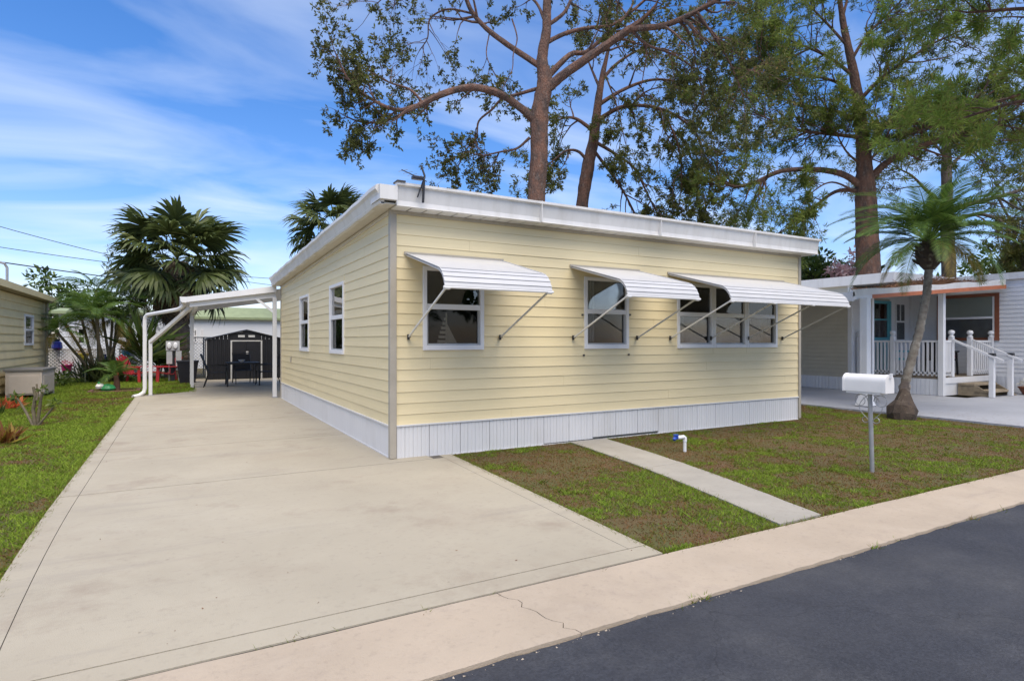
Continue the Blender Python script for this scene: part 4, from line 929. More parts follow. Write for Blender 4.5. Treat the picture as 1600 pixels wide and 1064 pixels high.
# ================================================================== PALMS
def fan_leaf(name, mat_, rad=1.0, nb=30, dead=False, seed=0):
    """costapalmate fan leaf: petiole along +x then fan; local origin at trunk"""
    rg = np.random.default_rng(seed); V = []; T = []; tt = []
    def quad(a_, b2, c_, d_, t): i = len(V); V.extend([a_, b2, c_, d_]); T.extend([(i, i+1, i+2), (i, i+2, i+3)]); tt.extend([t, t])
    Lp = rad*1.0; sag = .10 if not dead else .35
    def pet(s): return np.array([s, 0, -sag*s*s/rad])
    for k in range(5):
        s0, s1_ = Lp*k/5, Lp*(k+1)/5; w = .022*rad; p0, p1 = pet(s0), pet(s1_); quad(p0+[0, -w, 0], p1+[0, -w, 0], p1+[0, w, 0], p0+[0, w, 0], .75)
    for k in range(nb):
        a_ = -2.2+4.4*k/(nb-1)+rg.normal(0, .03); al = abs(a_)/2.2
        base = pet(Lp)+np.array([.20*rad*(1-al**1.5), 0, -.05*rad*(1-al)])*.9
        ln = rad*.80*(1.0-.28*al)*(.9+.2*rg.random()); d = np.array([math.cos(a_*.80), math.sin(a_*.80), .10*math.cos(a_*3)+.1*rg.normal()])
        w = .046*rad; pv = np.array([-d[1], d[0], 0])*w; fold = np.array([0, 0, .02*rad*(1 if k % 2 else -1)])
        drp = (.42+.35*rg.random())*(1 if not dead else 2.6); t = float(np.clip(.5+rg.normal(0, .22)-.2*al, 0, 1))
        p1 = base+d*ln*.55+np.array([0, 0, -drp*.12*ln]); p2 = base+d*ln*(.9 if dead else .97)+np.array([0, 0, -drp*ln*.75])
        p1b = base+d*ln*.80+np.array([0, 0, -drp*.38*ln])
        quad(base-pv*.35, p1-pv+fold, p1+pv-fold, base+pv*.35, t); quad(p1-pv+fold, p1b-pv*.6, p1b+pv*.6, p1+pv-fold, t)
        i = len(V); V.extend([p1b-pv*.6, p2, p1b+pv*.6]); T.append((i, i+1, i+2)); tt.append(t)
    return tri_mesh(name, np.array(V, float), np.array(T), np.array(tt), mat_)
FAN = [fan_leaf('fan_frond', M['sabal'], 1.0, 30, False, s) for s in range(4)]
FAND = [fan_leaf('dead_fan_frond', M['deadpalm'], .9, 22, True, 20+s) for s in range(3)]
def sabal(base, hcrown, Rc, label, ngreen=46, ndead=26, lean=(0, 0), trunk_r=.24, name='cabbage_palm'):
    t = empty(name, base, label=label, cat='palm tree', group='cabbage palms')
    top = Vector((lean[0], lean[1], hcrown)); m_ = MB(); nS = 26
    m_.tube([top*(k/nS) for k in range(nS+1)], [trunk_r*(1.15-.1*k/nS+(.12 if k % 2 else -.04)) for k in range(nS+1)], 12, wob=.10); m_.build('trunk', M['palm_bark'], t)
    # boot stubs: split old leaf bases
    for k in range(26):
        a_ = k*2.399; z = hcrown*(.55+.42*k/26); c_ = Vector((top.x*z/hcrown, top.y*z/hcrown, z)); d = Vector((math.cos(a_), math.sin(a_), 0))
        MB().bar(c_+d*trunk_r*.8, c_+d*(trunk_r+.16)+Vector((0, 0, .22)), .09, .03).build('boot', M['palm_bark'], t)
    for k in range(ngreen):
        a_ = k*2.399963+random.uniform(-.2, .2); f = (k+.5)/ngreen; el = R(60)-f*R(98)+random.uniform(-.14, .14)
        o = inst('frond', random.choice(FAN), t, top+Vector((0, 0, .25*(1-f))), (random.uniform(-.5, .5), -el, a_), Rc*.5*random.uniform(.85, 1.12))
        o.rotation_mode = 'XYZ'
    for k in range(ndead):
        a_ = k*2.399963+random.uniform(-.3, .3); el = R(-18)-R(55)*random.random()
        inst('dead_frond', random.choice(FAND), t, top+Vector((0, 0, -.15-.25*random.random())), (random.uniform(-.6, .6), -el, a_), Rc*.44*random.uniform(.75, 1.05))
    return t
sb_ = AT(277, 590, 22.5); sabal((sb_.x, sb_.y, -.05), 4.45, 2.6, 'large cabbage palm with a skirt of brown dead fronds behind the carport', 56, 36, trunk_r=.38)
sb2 = AT(524, 400, 33); sabal((sb2.x, sb2.y, -.05), 7.7, 2.75, 'cabbage palm whose crown rises behind the yellow home roof', 40, 8, trunk_r=.22)

def pinnate(name, mat_, ln=1.5, nl=34, ll=.34, arch=.9, seed=0, vee=.5, lw=.016, droop=.35):
    rg = np.random.default_rng(seed); V = []; T = []; tt = []
    def P(s): return np.array([ln*(s-.18*arch*s**3), 0, ln*(.12*s-.55*arch*s*s)+.0])
    for k in range(10):
        a_, b2 = P(k/10), P((k+1)/10); w0 = .016*(1-k/11)*ln/1.5; w1 = .016*(1-(k+1)/11)*ln/1.5; i = len(V)
        V.extend([a_+[0, -w0, 0], b2+[0, -w1, 0], b2+[0, w1, 0], a_+[0, w0, 0], a_+[0, 0, -w0*1.5], b2+[0, 0, -w1*1.5]])
        T.extend([(i, i+1, i+2), (i, i+2, i+3), (i, i+4, i+5), (i, i+5, i+1), (i+3, i+2, i+5), (i+3, i+5, i+4)]); tt.extend([.8]*6)
    for k in range(nl):
        s = .16+.84*k/(nl-1); p = P(s); tg = P(min(1, s+.02))-P(s-.02); tg /= np.linalg.norm(tg)
        l_ = ll*(math.sin(PI*min(1, .18+.82*s))**.6*.85+.18)*(.9+.2*rg.random())
        for sg in (-1, 1):
            up = np.array([-tg[2], 0, tg[0]]); d = tg*(.55+.5*s)+np.array([0, sg, 0])*1.0+up*(vee*(.6+.6*rg.random())); d /= np.linalg.norm(d)
            t = float(np.clip(.5+rg.normal(0, .22), 0, 1)); w = lw*(.8+.4*rg.random()); mid = p+d*l_*.5+np.array([0, 0, -droop*.12*l_]); tip = p+d*l_+np.array([0, 0, -droop*l_]); wv = np.cross(d, up); wv /= np.linalg.norm(wv); wv = tg*.9
            i = len(V); V.extend([p-wv*w*.4, mid-wv*w, mid+wv*w, p+wv*w*.4, tip]); T.extend([(i, i+1, i+2), (i, i+2, i+3), (i+1, i+4, i+2)]); tt.extend([t]*3)
    return tri_mesh(name, np.array(V, float), np.array(T), np.array(tt), mat_)
# date palm on the right (leaning grey trunk, swollen root)
PB = G(1411, 655); tp_ = AT(1452, 412, 11.5)
pal = empty('pygmy_date_palm', (PB.x, PB.y, -.03), label='small feathery date palm with leaning grey trunk and swollen root', cat='palm tree')
top = tp_-Vector((PB.x, PB.y, -.03)); b1 = AT(1414, 600, 11.25)-Vector((PB.x, PB.y, -.03)); b2 = AT(1436, 520, 11.35)-Vector((PB.x, PB.y, -.03)); b3 = AT(1448, 460, 11.45)-Vector((PB.x, PB.y, -.03))
m_ = MB(); path = [Vector((.02, 0, .3)), b1, (b1+b2)/2+Vector((-.01, 0, 0)), b2, (b2+b3)/2, b3, (b3+top)/2, top]
fine = []
for i in range(len(path)-1):
    for k in range(6): fine.append(path[i].lerp(path[i+1], k/6))
fine.append(path[-1]); rr = [.78*(.115 if f.z < .6 else .098-.010*f.z/2.5)*(1.10 if k % 2 else .95) for k, f in enumerate(fine)]
m_.tube(fine, rr, 12, wob=.06); m_.build('trunk', M['pygmy_bark'], pal, True)
m_ = MB(); m_.tube([(-.07, -.03, -.02), (-.06, -.02, .10), (.0, 0, .22), (.04, 0, .36), (.04, .0, .50), tuple(b1*.98+Vector((0, 0, 0)))], [.21, .235, .225, .155, .085, .08], 14, wob=.15); m_.build('root_mass', M['root_bark'], pal)
m_ = MB(); m_.lathe([(.09, -.12), (.17, -.02), (.23, .12), (.24, .26), (.18, .38), (.08, .46)], 14, tuple(top)); m_.build('crown_shaft', M['root_bark'], pal)
for k in range(40):
    a_ = k*2.399; z = -.02+.4*k/40; d = Vector((math.cos(a_), math.sin(a_), 0)); c_ = top+Vector((0, 0, z)); MB().bar(c_+d*.18, c_+d*.29+Vector((0, 0, .07)), .05, .02).build('boot', M['root_bark'], pal)
PIN = [pinnate('feather_frond', M['pinnate'], 1.72, 56, .36, .75+.25*s, s, .35, .0145, .35) for s in range(4)]
PINO = [pinnate('old_feather_frond', M['pinnate_old'], 1.3, 44, .30, 1.5, 40+s, .2, .015, .5) for s in range(2)]
for k in range(42):
    f = (k+.5)/42; a_ = k*2.399963; el = R(80)-f*R(86)+random.uniform(-.08, .08)
    old = f > .93; inst('frond', random.choice(PINO if old else PIN), pal, top+Vector((.05*math.cos(a_), .05*math.sin(a_), .52-.10*f)), (random.uniform(-.25, .25), -el, a_), random.uniform(.86, 1.06)*(1.0 if f < .7 else .95))

# leaning cane palms (areca clump) by the fence
AB = G(163, 597); ar = empty('cane_palm_clump', (AB.x, AB.y, -.03), label='leaning clump of slender cane palms in front of the fence', cat='palm tree')
ARE = [pinnate('cane_frond', M['pinnate'], 1.5, 30, .42, .9+.3*s, 60+s, .3, .022, .5) for s in range(3)]
ARO = [pinnate('yellow_cane_frond', M['pinnate_old'], 1.3, 26, .36, 1.6, 70+s, .2, .02, .7) for s in range(2)]
ORI = Vector((AB.x, AB.y, -.03))
stems = [(90, 520, 18.7), (103, 508, 19.2), (128, 500, 19.6), (140, 482, 20.0), (150, 495, 19.3), (158, 480, 20.6), (176, 500, 20.8), (192, 500, 20.9), (205, 470, 21.2), (150, 455, 21.4), (186, 480, 21.6)]
for i, (u, v, Z) in enumerate(stems):
    tpn = AT(u, v, Z)-ORI; bs = Vector((random.uniform(-.35, .35)+tpn.x*.10, random.uniform(-.2, .3), 0)); mid = bs.lerp(tpn, .5)+Vector((tpn.x*-.06, 0, tpn.z*-.04))
    P = [bs, bs.lerp(mid, .5), mid, mid.lerp(tpn, .5), tpn]; m_ = MB(); m_.tube(P, [.055, .05, .046, .044, .04], 8); st = m_.build('cane', M['areca_stem'], ar)
    nf = 8
    for k in range(nf):
        a_ = k*2.4+i; f = (k+.5)/nf; el = R(74)-f*R(85); old = f > .9
        inst('frond', random.choice(ARO if old else ARE), ar, tpn, (random.uniform(-.3, .3), -el, a_), random.uniform(.72, 1.0) if i > 2 else random.uniform(.6, .8))
# low dark spiky skirt at the clump foot
V, T, t = [], [], []
n = 420; P0 = np.concatenate([rng.normal(0, .30, (n, 2)), np.zeros((n, 1))], 1); d = np.concatenate([rng.normal(0, .55, (n, 2)), 1.0+.3*rng.random((n, 1))], 1); d /= np.linalg.norm(d, axis=1)[:, None]
V, T, t = leafsoup(P0, d, .85, .25, .06, .12); o = link(bpy.data.objects.new('base_leaves', tri_mesh('base_leaves', V, T, t, M['sabal']))); o.parent = ar
# spear-leaved plant behind the downspout
def spiky(base, h, n, mat_, label, name='spear_leaf_plant', spread=.45, wr=.07, tm=.5, cat='plant', nstem=2):
    t = empty(name, base, label=label, cat=cat)
    for s_ in range(nstem):
        sx = random.uniform(-.2, .2); hh = h*random.uniform(.4, .65)
        MB().tube([(sx*.3, 0, 0), (sx, 0, hh)], .03, 6).build('stem', M['areca_stem'], t)
        d = np.stack([rng.normal(0, spread, n), rng.normal(0, spread, n), .9*rng.random(n)+.1], 1); d /= np.linalg.norm(d, axis=1)[:, None]
        P = np.tile(np.array([[sx, 0, hh]]), (n, 1))+np.stack([np.zeros(n), np.zeros(n), -hh*.6*rng.random(n)], 1)
        V, T, tt = leafsoup(P, d, h*.55, tm, wr, .1); o = link(bpy.data.objects.new('leaves', tri_mesh('leaves', V, T, tt, M[mat_]))); o.parent = t
    return t
q = G(225, 596); spiky((q.x, q.y+.4, -.03), 2.4, 60, 'bush', 'tall spear-leaved plant beside the downspout post', nstem=2)
q = G(246, 594); spiky((q.x, q.y+.8, -.03), 1.75, 70, 'bush', 'dense spear-leaved plant left of the electric meters', nstem=3)
# young palm in the bed
yp = empty('young_palm', (bd_.x+.02, bd_.y, .0), label='young bright green palm in the timber edged bed', cat='palm tree')
MB().tube([(0, 0, 0), (.02, 0, .2), (.0, 0, .45)], [.10, .08, .05], 8).build('trunk', M['wood'], yp)
YPF = [pinnate('young_frond', M['pinnate'], .85, 20, .30, .8+.4*s, 80+s, .3, .022, .4) for s in range(2)]
for k in range(10): inst('frond', random.choice(YPF), yp, (0, 0, .45), (random.uniform(-.2, .2), -(R(75)-R(80)*k/10), k*2.4), random.uniform(.65, .95))
# red bromeliad, croton, bare stick plant, small shrub at the box
def rosette(base, r_, n, mat_, label, name, cat='plant', h=1.0):
    t = empty(name, base, label=label, cat=cat); d = np.stack([rng.normal(0, .6, n), rng.normal(0, .6, n), .35+h*rng.random(n)], 1); d /= np.linalg.norm(d, axis=1)[:, None]
    P = np.concatenate([rng.normal(0, r_*.35, (n, 2)), np.zeros((n, 1))+.02], 1); V, T, tt = leafsoup(P, d, r_*1.15, .5, .13, .15)
    o = link(bpy.data.objects.new('leaves', tri_mesh('leaves', V, T, tt, M[mat_]))); o.parent = t
    MB().tube([(0, 0, -.02), (0, 0, r_*.25)], r_*.10, 8).build('stem', M['areca_stem'], t); return t
q = G(13, 640); rosette((q.x, q.y, -.0), .25, 60, 'croton_red', 'flame red and orange spiky plant beside the storage box', 'red_bromeliad')
q = G(8, 648); rosette((q.x-.1, q.y, -.0), .2, 40, 'bush', 'small yellow-green spiky plant at the foot of the red plant', 'spiky_plant')
q = G(3, 695); rosette((q.x, q.y, -.0), .22, 110, 'croton_dark', 'dark red and yellow croton at the lawn edge', 'croton_shrub', h=1.3)
q = G(88, 605); t = empty('low_shrub', (q.x, q.y, -.03), label='low yellow-green shrub at the end of the storage box', cat='shrub'); blob_leaves(260, (0, 0, .25), (.35, .3, .28), .14, M['bush'], 'leaves', t, .6); MB().tube([(0, 0, 0), (0, 0, .25)], .03, 6).build('stem', M['areca_stem'], t)
q = G(55, 667); stk = empty('bare_stick_plant', (q.x, q.y, -.03), label='bare branching stick-like succulent on the lawn', cat='plant'); Zs = 1296/(667-533)
def sp(u, v): return AT(u, v, Zs)-Vector((q.x, q.y, -.03))
for pts_, r_ in (([(55, 667), (52, 640), (56, 618), (53, 604)], .030), ([(57, 667), (61, 640), (64, 620), (66, 612)], .028), ([(53, 667), (40, 645), (30, 628), (25, 622)], .022), ([(58, 667), (70, 652), (84, 635)], .020), ([(58, 625), (59, 612), (57, 600)], .018)):
    MB().tube([sp(u, v)+Vector((0, random.uniform(-.05, .05), 0)) for u, v in pts_], [r_*(1-.12*k) for k in range(len(pts_))], 7).build('stem', M['areca_stem'], stk)
for (u, v) in ((66, 608), (25, 620), (86, 630)):
    c_ = sp(u, v); blob_leaves(26, tuple(c_), (.05, .05, .04), .08, M['bush'], 'leaf_tuft', stk, .75)

# ================================================================== TREES (pines)
def catmull(P, n=6):
    P = [Vector(p) for p in P]; Q = [P[0]*2-P[1]]+P+[P[-1]*2-P[-2]]; out = []
    for i in range(1, len(Q)-2):
        p0, p1, p2, p3 = Q[i-1:i+3]
        for k in range(n):
            t = k/n; out.append(.5*((2*p1)+(p2-p0)*t+(2*p0-5*p1+4*p2-p3)*t*t+(3*p1-p0-3*p2+p3)*t**3))
    out.append(P[-1]); return out
class Foliage:
    def __init__(s): s.c = []; s.d = []
    def add(s, c, d): s.c.append(tuple(c)); s.d.append(tuple(d))
    def mesh(s, name, mat_, K=15, ln=.17, w=.024, tmean=.42, brown=.06):
        C = np.array(s.c); D = np.array(s.d); n = len(C); 
        cl_t = np.clip(rng.normal(tmean, .16, n), 0, 1)
        C = np.repeat(C, K, 0); D = np.repeat(D, K, 0); d = D*.55+rng.normal(0, .62, C.shape); d /= np.linalg.norm(d, axis=1)[:, None]
        a = np.cross(d, rng.normal(0, 1, C.shape)); a /= np.linalg.norm(a, axis=1)[:, None]+1e-9
        l_ = (ln*(.65+.7*rng.random(len(C))))[:, None]; ww = w*(.7+.6*rng.random(len(C)))[:, None]
        base = C+d*l_*.06+rng.normal(0, ln*.12, C.shape)
        V = np.stack([base-a*ww*.35, base+d*l_*.55+a*ww*.5, base+d*l_, base+d*l_*.5-a*ww*.5], 1).reshape(-1, 3); m = len(C); i = np.arange(m)*4
        T = np.concatenate([np.stack([i, i+1, i+2], 1), np.stack([i, i+2, i+3], 1)])
        t = np.clip(np.repeat(cl_t, K)+rng.normal(0, .12, m), 0, .93); t = np.where(rng.random(m) < brown, 1.0, t)
        return tri_mesh(name, V, T, np.concatenate([t, t]), mat_)
def rv(s=1): return Vector((random.gauss(0, s), random.gauss(0, s), random.gauss(0, s)))
def grow(mb, fol, start, d, length, r0, depth, droop=.0, tuft=1, dens=1.0, nseg=6, curl=.28):
    """wandering branch with side twigs"""
    P = [start.copy()]; d = d.normalized(); seg = length/nseg
    for k in range(nseg):
        d = (d+rv(curl*.5)+Vector((0, 0, -droop*.25+.05))).normalized(); P.append(P[-1]+d*seg)
    rr = [r0*(1-.8*k/nseg) for k in range(nseg+1)]; mb.tube(P, rr, 5 if r0 > .025 else 3, cap=False)
    if depth == 0:
        for k in range(1, nseg+1):
            if k >= nseg-1 or random.random() < .22:
                for _ in range(tuft):
                    if random.random() < dens: fol.add(P[k]+rv(.05), (P[k]-P[k-1]).normalized())
        return
    nch = random.randint(2, 3)
    for c in range(nch):
        k = random.randint(max(1, nseg//3), nseg); dd = ((P[k]-P[k-1]).normalized()+rv(.62)).normalized()
        grow(mb, fol, P[k], dd, length*random.uniform(.38, .62), rr[min(k, nseg)]*.6+.003, depth-1, droop, tuft, dens, 5, curl)
    grow(mb, fol, P[-1], d, length*.5, rr[-1]+.002, depth-1, droop, tuft, dens, 5, curl)
def pine(name, label, base, trunkpts, trunkrad, limbs, mat_='pine', group='pine trees behind the homes', bark='bark', K=15, ln=.17, w=.024, tmean=.42, extra=None):
    t = empty(name, base, label=label, cat='tree', group=group); o_ = Vector(base)
    tp = catmull([Vector(p)-o_ for p in trunkpts], 7); n = len(tp); rad = np.interp(np.linspace(0, 1, n), np.linspace(0, 1, len(trunkrad)), trunkrad)
    m_ = MB(); m_.tube(tp, list(rad), 16, wob=.07); m_.build('trunk', M[bark], t, True)
    tw = MB(); fol = Foliage()
    for (pts_, r0, r1, spec) in limbs:
        P = catmull([Vector(p)-o_ for p in pts_], 6); n = len(P); r0 *= .76; r1 *= .8; rr = [r0+(r1-r0)*(k/(n-1))**.8 for k in range(n)]
        m_ = MB(); m_.tube(P, rr, 9, wob=.06); m_.build('limb', M[bark], t, True)
        nb, bl, dep, f0, droop, dens, tuft = spec
        for c in range(nb):
            k = int((f0+(1-f0)*random.random()**.8)*(n-1)); k = max(1, k); ax = (P[k]-P[k-1]).normalized()
            sd = ax.orthogonal().normalized(); sd.rotate(Matrix.Rotation(random.uniform(0, 2*PI), 3, ax)); d = (ax*.7+sd*1.0+Vector((0, 0, .12-droop*.3))).normalized()
            grow(tw, fol, P[k], d, bl*random.uniform(.55, 1.2), min(rr[k]*.55, .045)+.006, dep, droop, tuft, dens)
        grow(tw, fol, P[-1], (P[-1]-P[-2]), bl, r1*.9, dep, droop, tuft, dens)
    tw.build('twigs', M[bark], t)
    o = link(bpy.data.objects.new('crown', fol.mesh('crown', M[mat_], K, ln, w, tmean))); o.parent = t
    return t, len(fol.c)
def L_(pts, Z0_, dZ): n = len(pts); return [AT(u, v, Z0_+dZ*k/(n-1)) for k, (u, v) in enumerate(pts)]
stats = []
Z1 = 19.5
b0 = AT(838, 533, Z1); base1 = (b0.x, b0.y, -.03)
def LP(r_px, Z): return r_px*Z/F/2
SPA = (9, 1.5, 2, .45, .25, .85, 1)
limbs = [
 (L_([(838,192),(815,170),(780,147),(735,137),(690,148),(655,165)], Z1, -1.2), LP(18,Z1), LP(11,Z1), (3, 1.0, 2, .5, .2, .8, 1)),
 (L_([(655,165),(620,172),(580,155),(545,125),(525,85)], Z1-1.2, -.8), LP(9,Z1), .03, (15, .95, 2, .1, .2, .95, 1)),
 (L_([(655,165),(615,185),(585,192),(560,190),(540,182)], Z1-1.2, .6), LP(7,Z1), .025, (12, .85, 2, .15, .5, .95, 1)),
 (L_([(660,160),(640,140),(610,130),(585,118)], Z1-1.2, .3), LP(6,Z1), .02, (7, 1.2, 2, .3, .1, .9, 1)),
 (L_([(850,108),(800,75),(760,45),(735,15),(722,-25)], Z1, .8), LP(13,Z1), LP(8,Z1), (9, 1.6, 2, .5, .15, .75, 1)),
 (L_([(740,22),(700,15),(672,30),(668,60),(655,80)], Z1+.6, .2), LP(5,Z1), .02, (7, 1.3, 2, .3, .5, .8, 1)),
 (L_([(722,-25),(680,-40),(620,-20),(585,10)], Z1+.6, .2), LP(6,Z1), .02, (10, 1.5, 2, .3, .4, .9, 1)),
 (L_([(852,142),(880,118),(920,90),(955,66),(985,45)], Z1, -.6), LP(21,Z1), LP(14,Z1), (3, 1.2, 2, .6, .2, .7, 1)),
 (L_([(985,45),(1030,42),(1065,30),(1100,12),(1150,-15)], Z1-.6, -.8), LP(13,Z1), LP(8,Z1), (14, 1.7, 2, .2, .35, .95, 1)),
 (L_([(985,45),(1010,70),(1050,85),(1085,110),(1100,150)], Z1-.6, .8), LP(7,Z1), .025, (14, 1.6, 2, .2, .7, .95, 1)),
 (L_([(1090,20),(1110,50),(1130,80),(1150,120),(1160,150)], Z1-1.2, -.3), LP(6,Z1), .02, (12, 1.5, 2, .2, .6, .95, 1)),
 (L_([(856,120),(880,95),(895,84),(915,82),(940,62),(965,40),(985,15)], Z1, .9), LP(14,Z1), LP(5,Z1), (8, 1.3, 2, .5, .15, .8, 1)),
 (L_([(852,68),(885,52),(920,44),(955,40),(985,20),(1020,-10)], Z1, 1.3), LP(10,Z1), LP(5,Z1), (10, 1.5, 2, .4, .2, .9, 1)),
 (L_([(856,40),(880,22),(892,0),(905,-40)], Z1, .3), LP(9,Z1), LP(5,Z1), (4, 1.2, 2, .5, .1, .8, 1)),
 (L_([(850,30),(838,5),(815,-15)], Z1, .3), LP(7,Z1), LP(4,Z1), (3, 1.2, 2, .5, .1, .8, 1)),
 (L_([(842,138),(812,147),(785,155),(768,172),(748,190),(744,215),(728,235),(715,262)], Z1, 1.0), LP(8,Z1), .02, (11, 1.1, 2, .55, .6, .85, 1)),
 (L_([(828,215),(808,232),(780,238),(755,243),(730,238)], Z1, .5), LP(6,Z1), .018, (7, 1.0, 2, .35, .3, .85, 1)),
 (L_([(800,30),(808,60),(802,85),(800,110),(785,138)], Z1, -.4), .035, .015, (3, .8, 1, .5, .4, .8, 1)),
 (L_([(765,50),(760,85),(770,110),(780,125)], Z1+.4, -.2), .03, .012, (6, .9, 2, .2, .4, .8, 1)),
]
tr = [base1, AT(838, 420, Z1), AT(838, 310, Z1), AT(843, 240, Z1), AT(843, 180, Z1), AT(851, 130, Z1), AT(847, 92, Z1), AT(854, 48, Z1), AT(855, 0, Z1), AT(862, -70, Z1)]
stats.append(pine('pine_tree', 'tall red-barked tree with sparse clumped leaves and a long arched limb behind the yellow home', base1, tr, [.72*LP(q,Z1) for q in (48, 43, 38, 38, 39, 33, 24, 20, 17, 9)], limbs, K=8, ln=.115, w=.05, tmean=.28)[1])

Z2 = 23.5; b0 = AT(908, 533, Z2); base2 = (b0.x, b0.y, -.03)
D2 = (12, 1.7, 2, .15, .5, .95, 2)
limbs = [
 (L_([(925,262),(905,238),(885,236),(866,250),(850,262)], Z2, -.4), .10, .03, (6, 1.3, 2, .3, .6, .95, 1)),
 (L_([(928,205),(900,186),(880,185),(862,195)], Z2, .4), .12, .03, (7, 1.4, 2, .25, .3, .95, 1)),
 (L_([(932,190),(965,170),(1000,165),(1045,175),(1085,205),(1100,240)], Z2, -1), .14, .03, (13, 1.7, 2, .2, .9, .95, 1)),
 (L_([(930,222),(960,240),(990,262),(1010,300),(1030,340)], Z2, -.6), .10, .03, (12, 1.6, 2, .15, .8, .95, 1)),
 (L_([(930,238),(965,285),(985,320),(1000,350)], Z2, .6), .09, .03, (7, 1.4, 2, .2, .6, .95, 1)),
 (L_([(934,165),(975,140),(1020,125),(1065,130),(1100,150)], Z2, .8), .12, .03, (11, 1.7, 2, .2, .5, .95, 1)),
 (L_([(938,140),(925,110),(915,85)], Z2, .5), .09, .03, (5, 1.3, 2, .3, .2, .95, 1)),
 (L_([(940,125),(970,95),(1010,75),(1050,80)], Z2, .4), .10, .03, (8, 1.5, 2, .25, .3, .95, 1)),
 (L_([(1040,180),(1060,230),(1065,280),(1060,330)], Z2-.7, .3), .06, .02, (12, 1.4, 2, .05, 1.0, .95, 1)),
 (L_([(1060,205),(1090,270),(1100,310),(1105,345)], Z2+.8, .3), .06, .02, (8, 1.4, 2, .05, 1.0, .95, 1)),
 (L_([(945,115),(965,170),(975,215)], Z2-.8, -.3), .05, .02, (8, 1.2, 2, .1, .6, .95, 1)),
]
tr = [base2, AT(908, 400, Z2), AT(910, 320, Z2), AT(918, 265, Z2), AT(928, 215, Z2), AT(934, 165, Z2), AT(940, 125, Z2), AT(950, 80, Z2)]
stats.append(pine('pine_tree', 'shorter dense tree with drooping leafy branches right of the tall red-barked trunk', base2, tr, [.62*LP(q,Z2) for q in (38, 34, 31, 32, 26, 20, 15, 8)], limbs, K=12, ln=.15, w=.045, tmean=.5)[1])

Z3 = 23.5; b0 = AT(1358, 533, Z3); base3 = (b0.x, b0.y, -.03)
A3 = (15, 1.7, 2, .3, .2, .9, 1); B3 = (20, 1.8, 2, .25, .2, .95, 2)
limbs = [
 (L_([(1348,292),(1315,272),(1270,265),(1220,268),(1180,285),(1150,292),(1128,283),(1120,262),(1122,240)], Z3, -1.5), .19, .02, (22, 1.4, 2, .35, .1, .95, 1)),
 (L_([(1345,298),(1305,300),(1265,330),(1235,352),(1205,372)], Z3, .8), .13, .02, (16, 1.3, 2, .35, .4, .95, 1)),
 (L_([(1340,300),(1300,285),(1270,300),(1255,320)], Z3, -.8), .06, .02, (8, 1.0, 2, .3, .4, .95, 1)),
 (L_([(1355,285),(1385,255),(1430,232),(1490,212),(1550,195),(1620,175)], Z3, -1.5), .22, .05, (27, 1.9, 2, .25, .1, .95, 1)),
 (L_([(1352,245),(1375,205),(1420,180),(1480,168),(1550,160),(1625,140)], Z3, -2.5), .18, .04, (30, 1.9, 2, .2, .1, .95, 1)),
 (L_([(1350,225),(1390,215),(1440,200),(1500,185),(1570,185)], Z3, 1.5), .15, .04, (22, 1.8, 2, .25, .1, .95, 1)),
 (L_([(1348,215),(1300,210),(1255,205),(1210,190),(1165,170)], Z3, -1), .12, .02, (22, 1.6, 2, .2, .2, .95, 1)),
 (L_([(1345,190),(1300,172),(1255,165),(1215,150),(1180,128)], Z3, .8), .12, .02, (22, 1.7, 2, .2, .1, .95, 1)),
 (L_([(1340,150),(1305,128),(1265,118),(1220,108),(1170,85)], Z3, -1.2), .10, .02, (22, 1.7, 2, .2, .1, .95, 1)),
 (L_([(1340,160),(1375,125),(1420,92),(1465,65),(1520,40)], Z3, -2), .12, .03, (26, 1.8, 2, .2, .0, .95, 1)),
 (L_([(1335,120),(1295,90),(1250,70),(1200,50),(1150,20)], Z3, .5), .10, .02, (22, 1.8, 2, .2, .1, .95, 1)),
 (L_([(1330,95),(1355,55),(1390,20),(1430,-20)], Z3, -.5), .09, .03, (19, 1.8, 2, .25, .0, .95, 1)),
 (L_([(1322,70),(1290,35),(1255,0),(1220,-35)], Z3, .5), .08, .03, (18, 1.8, 2, .25, .0, .95, 1)),
 (L_([(1316,30),(1330,-20),(1350,-60)], Z3, .5), .08, .03, (11, 1.8, 2, .25, .0, .95, 1)),
 (L_([(1352,262),(1325,240),(1310,215),(1295,180)], Z3, -1), .07, .02, (16, 1.1, 2, .2, .1, .95, 1)),
 (L_([(1350,255),(1370,240),(1385,215),(1395,185)], Z3, -1.4), .07, .02, (14, 1.1, 2, .2, .1, .95, 1)),
]
tr = [base3, AT(1357, 430, Z3), AT(1354, 350, Z3), AT(1352, 295, Z3), AT(1350, 250, Z3), AT(1346, 200, Z3), AT(1340, 150, Z3), AT(1330, 95, Z3), AT(1318, 40, Z3), AT(1308, -30, Z3)]
stats.append(pine('pine_tree', 'broad spreading pine with horizontal limbs rising behind the porch roof', base3, tr, [.74*LP(q,Z3) for q in (52, 46, 42, 38, 29, 25, 21, 16, 13, 6)], limbs, mat_='pine_light', K=13, ln=.19, w=.032, tmean=.5)[1])

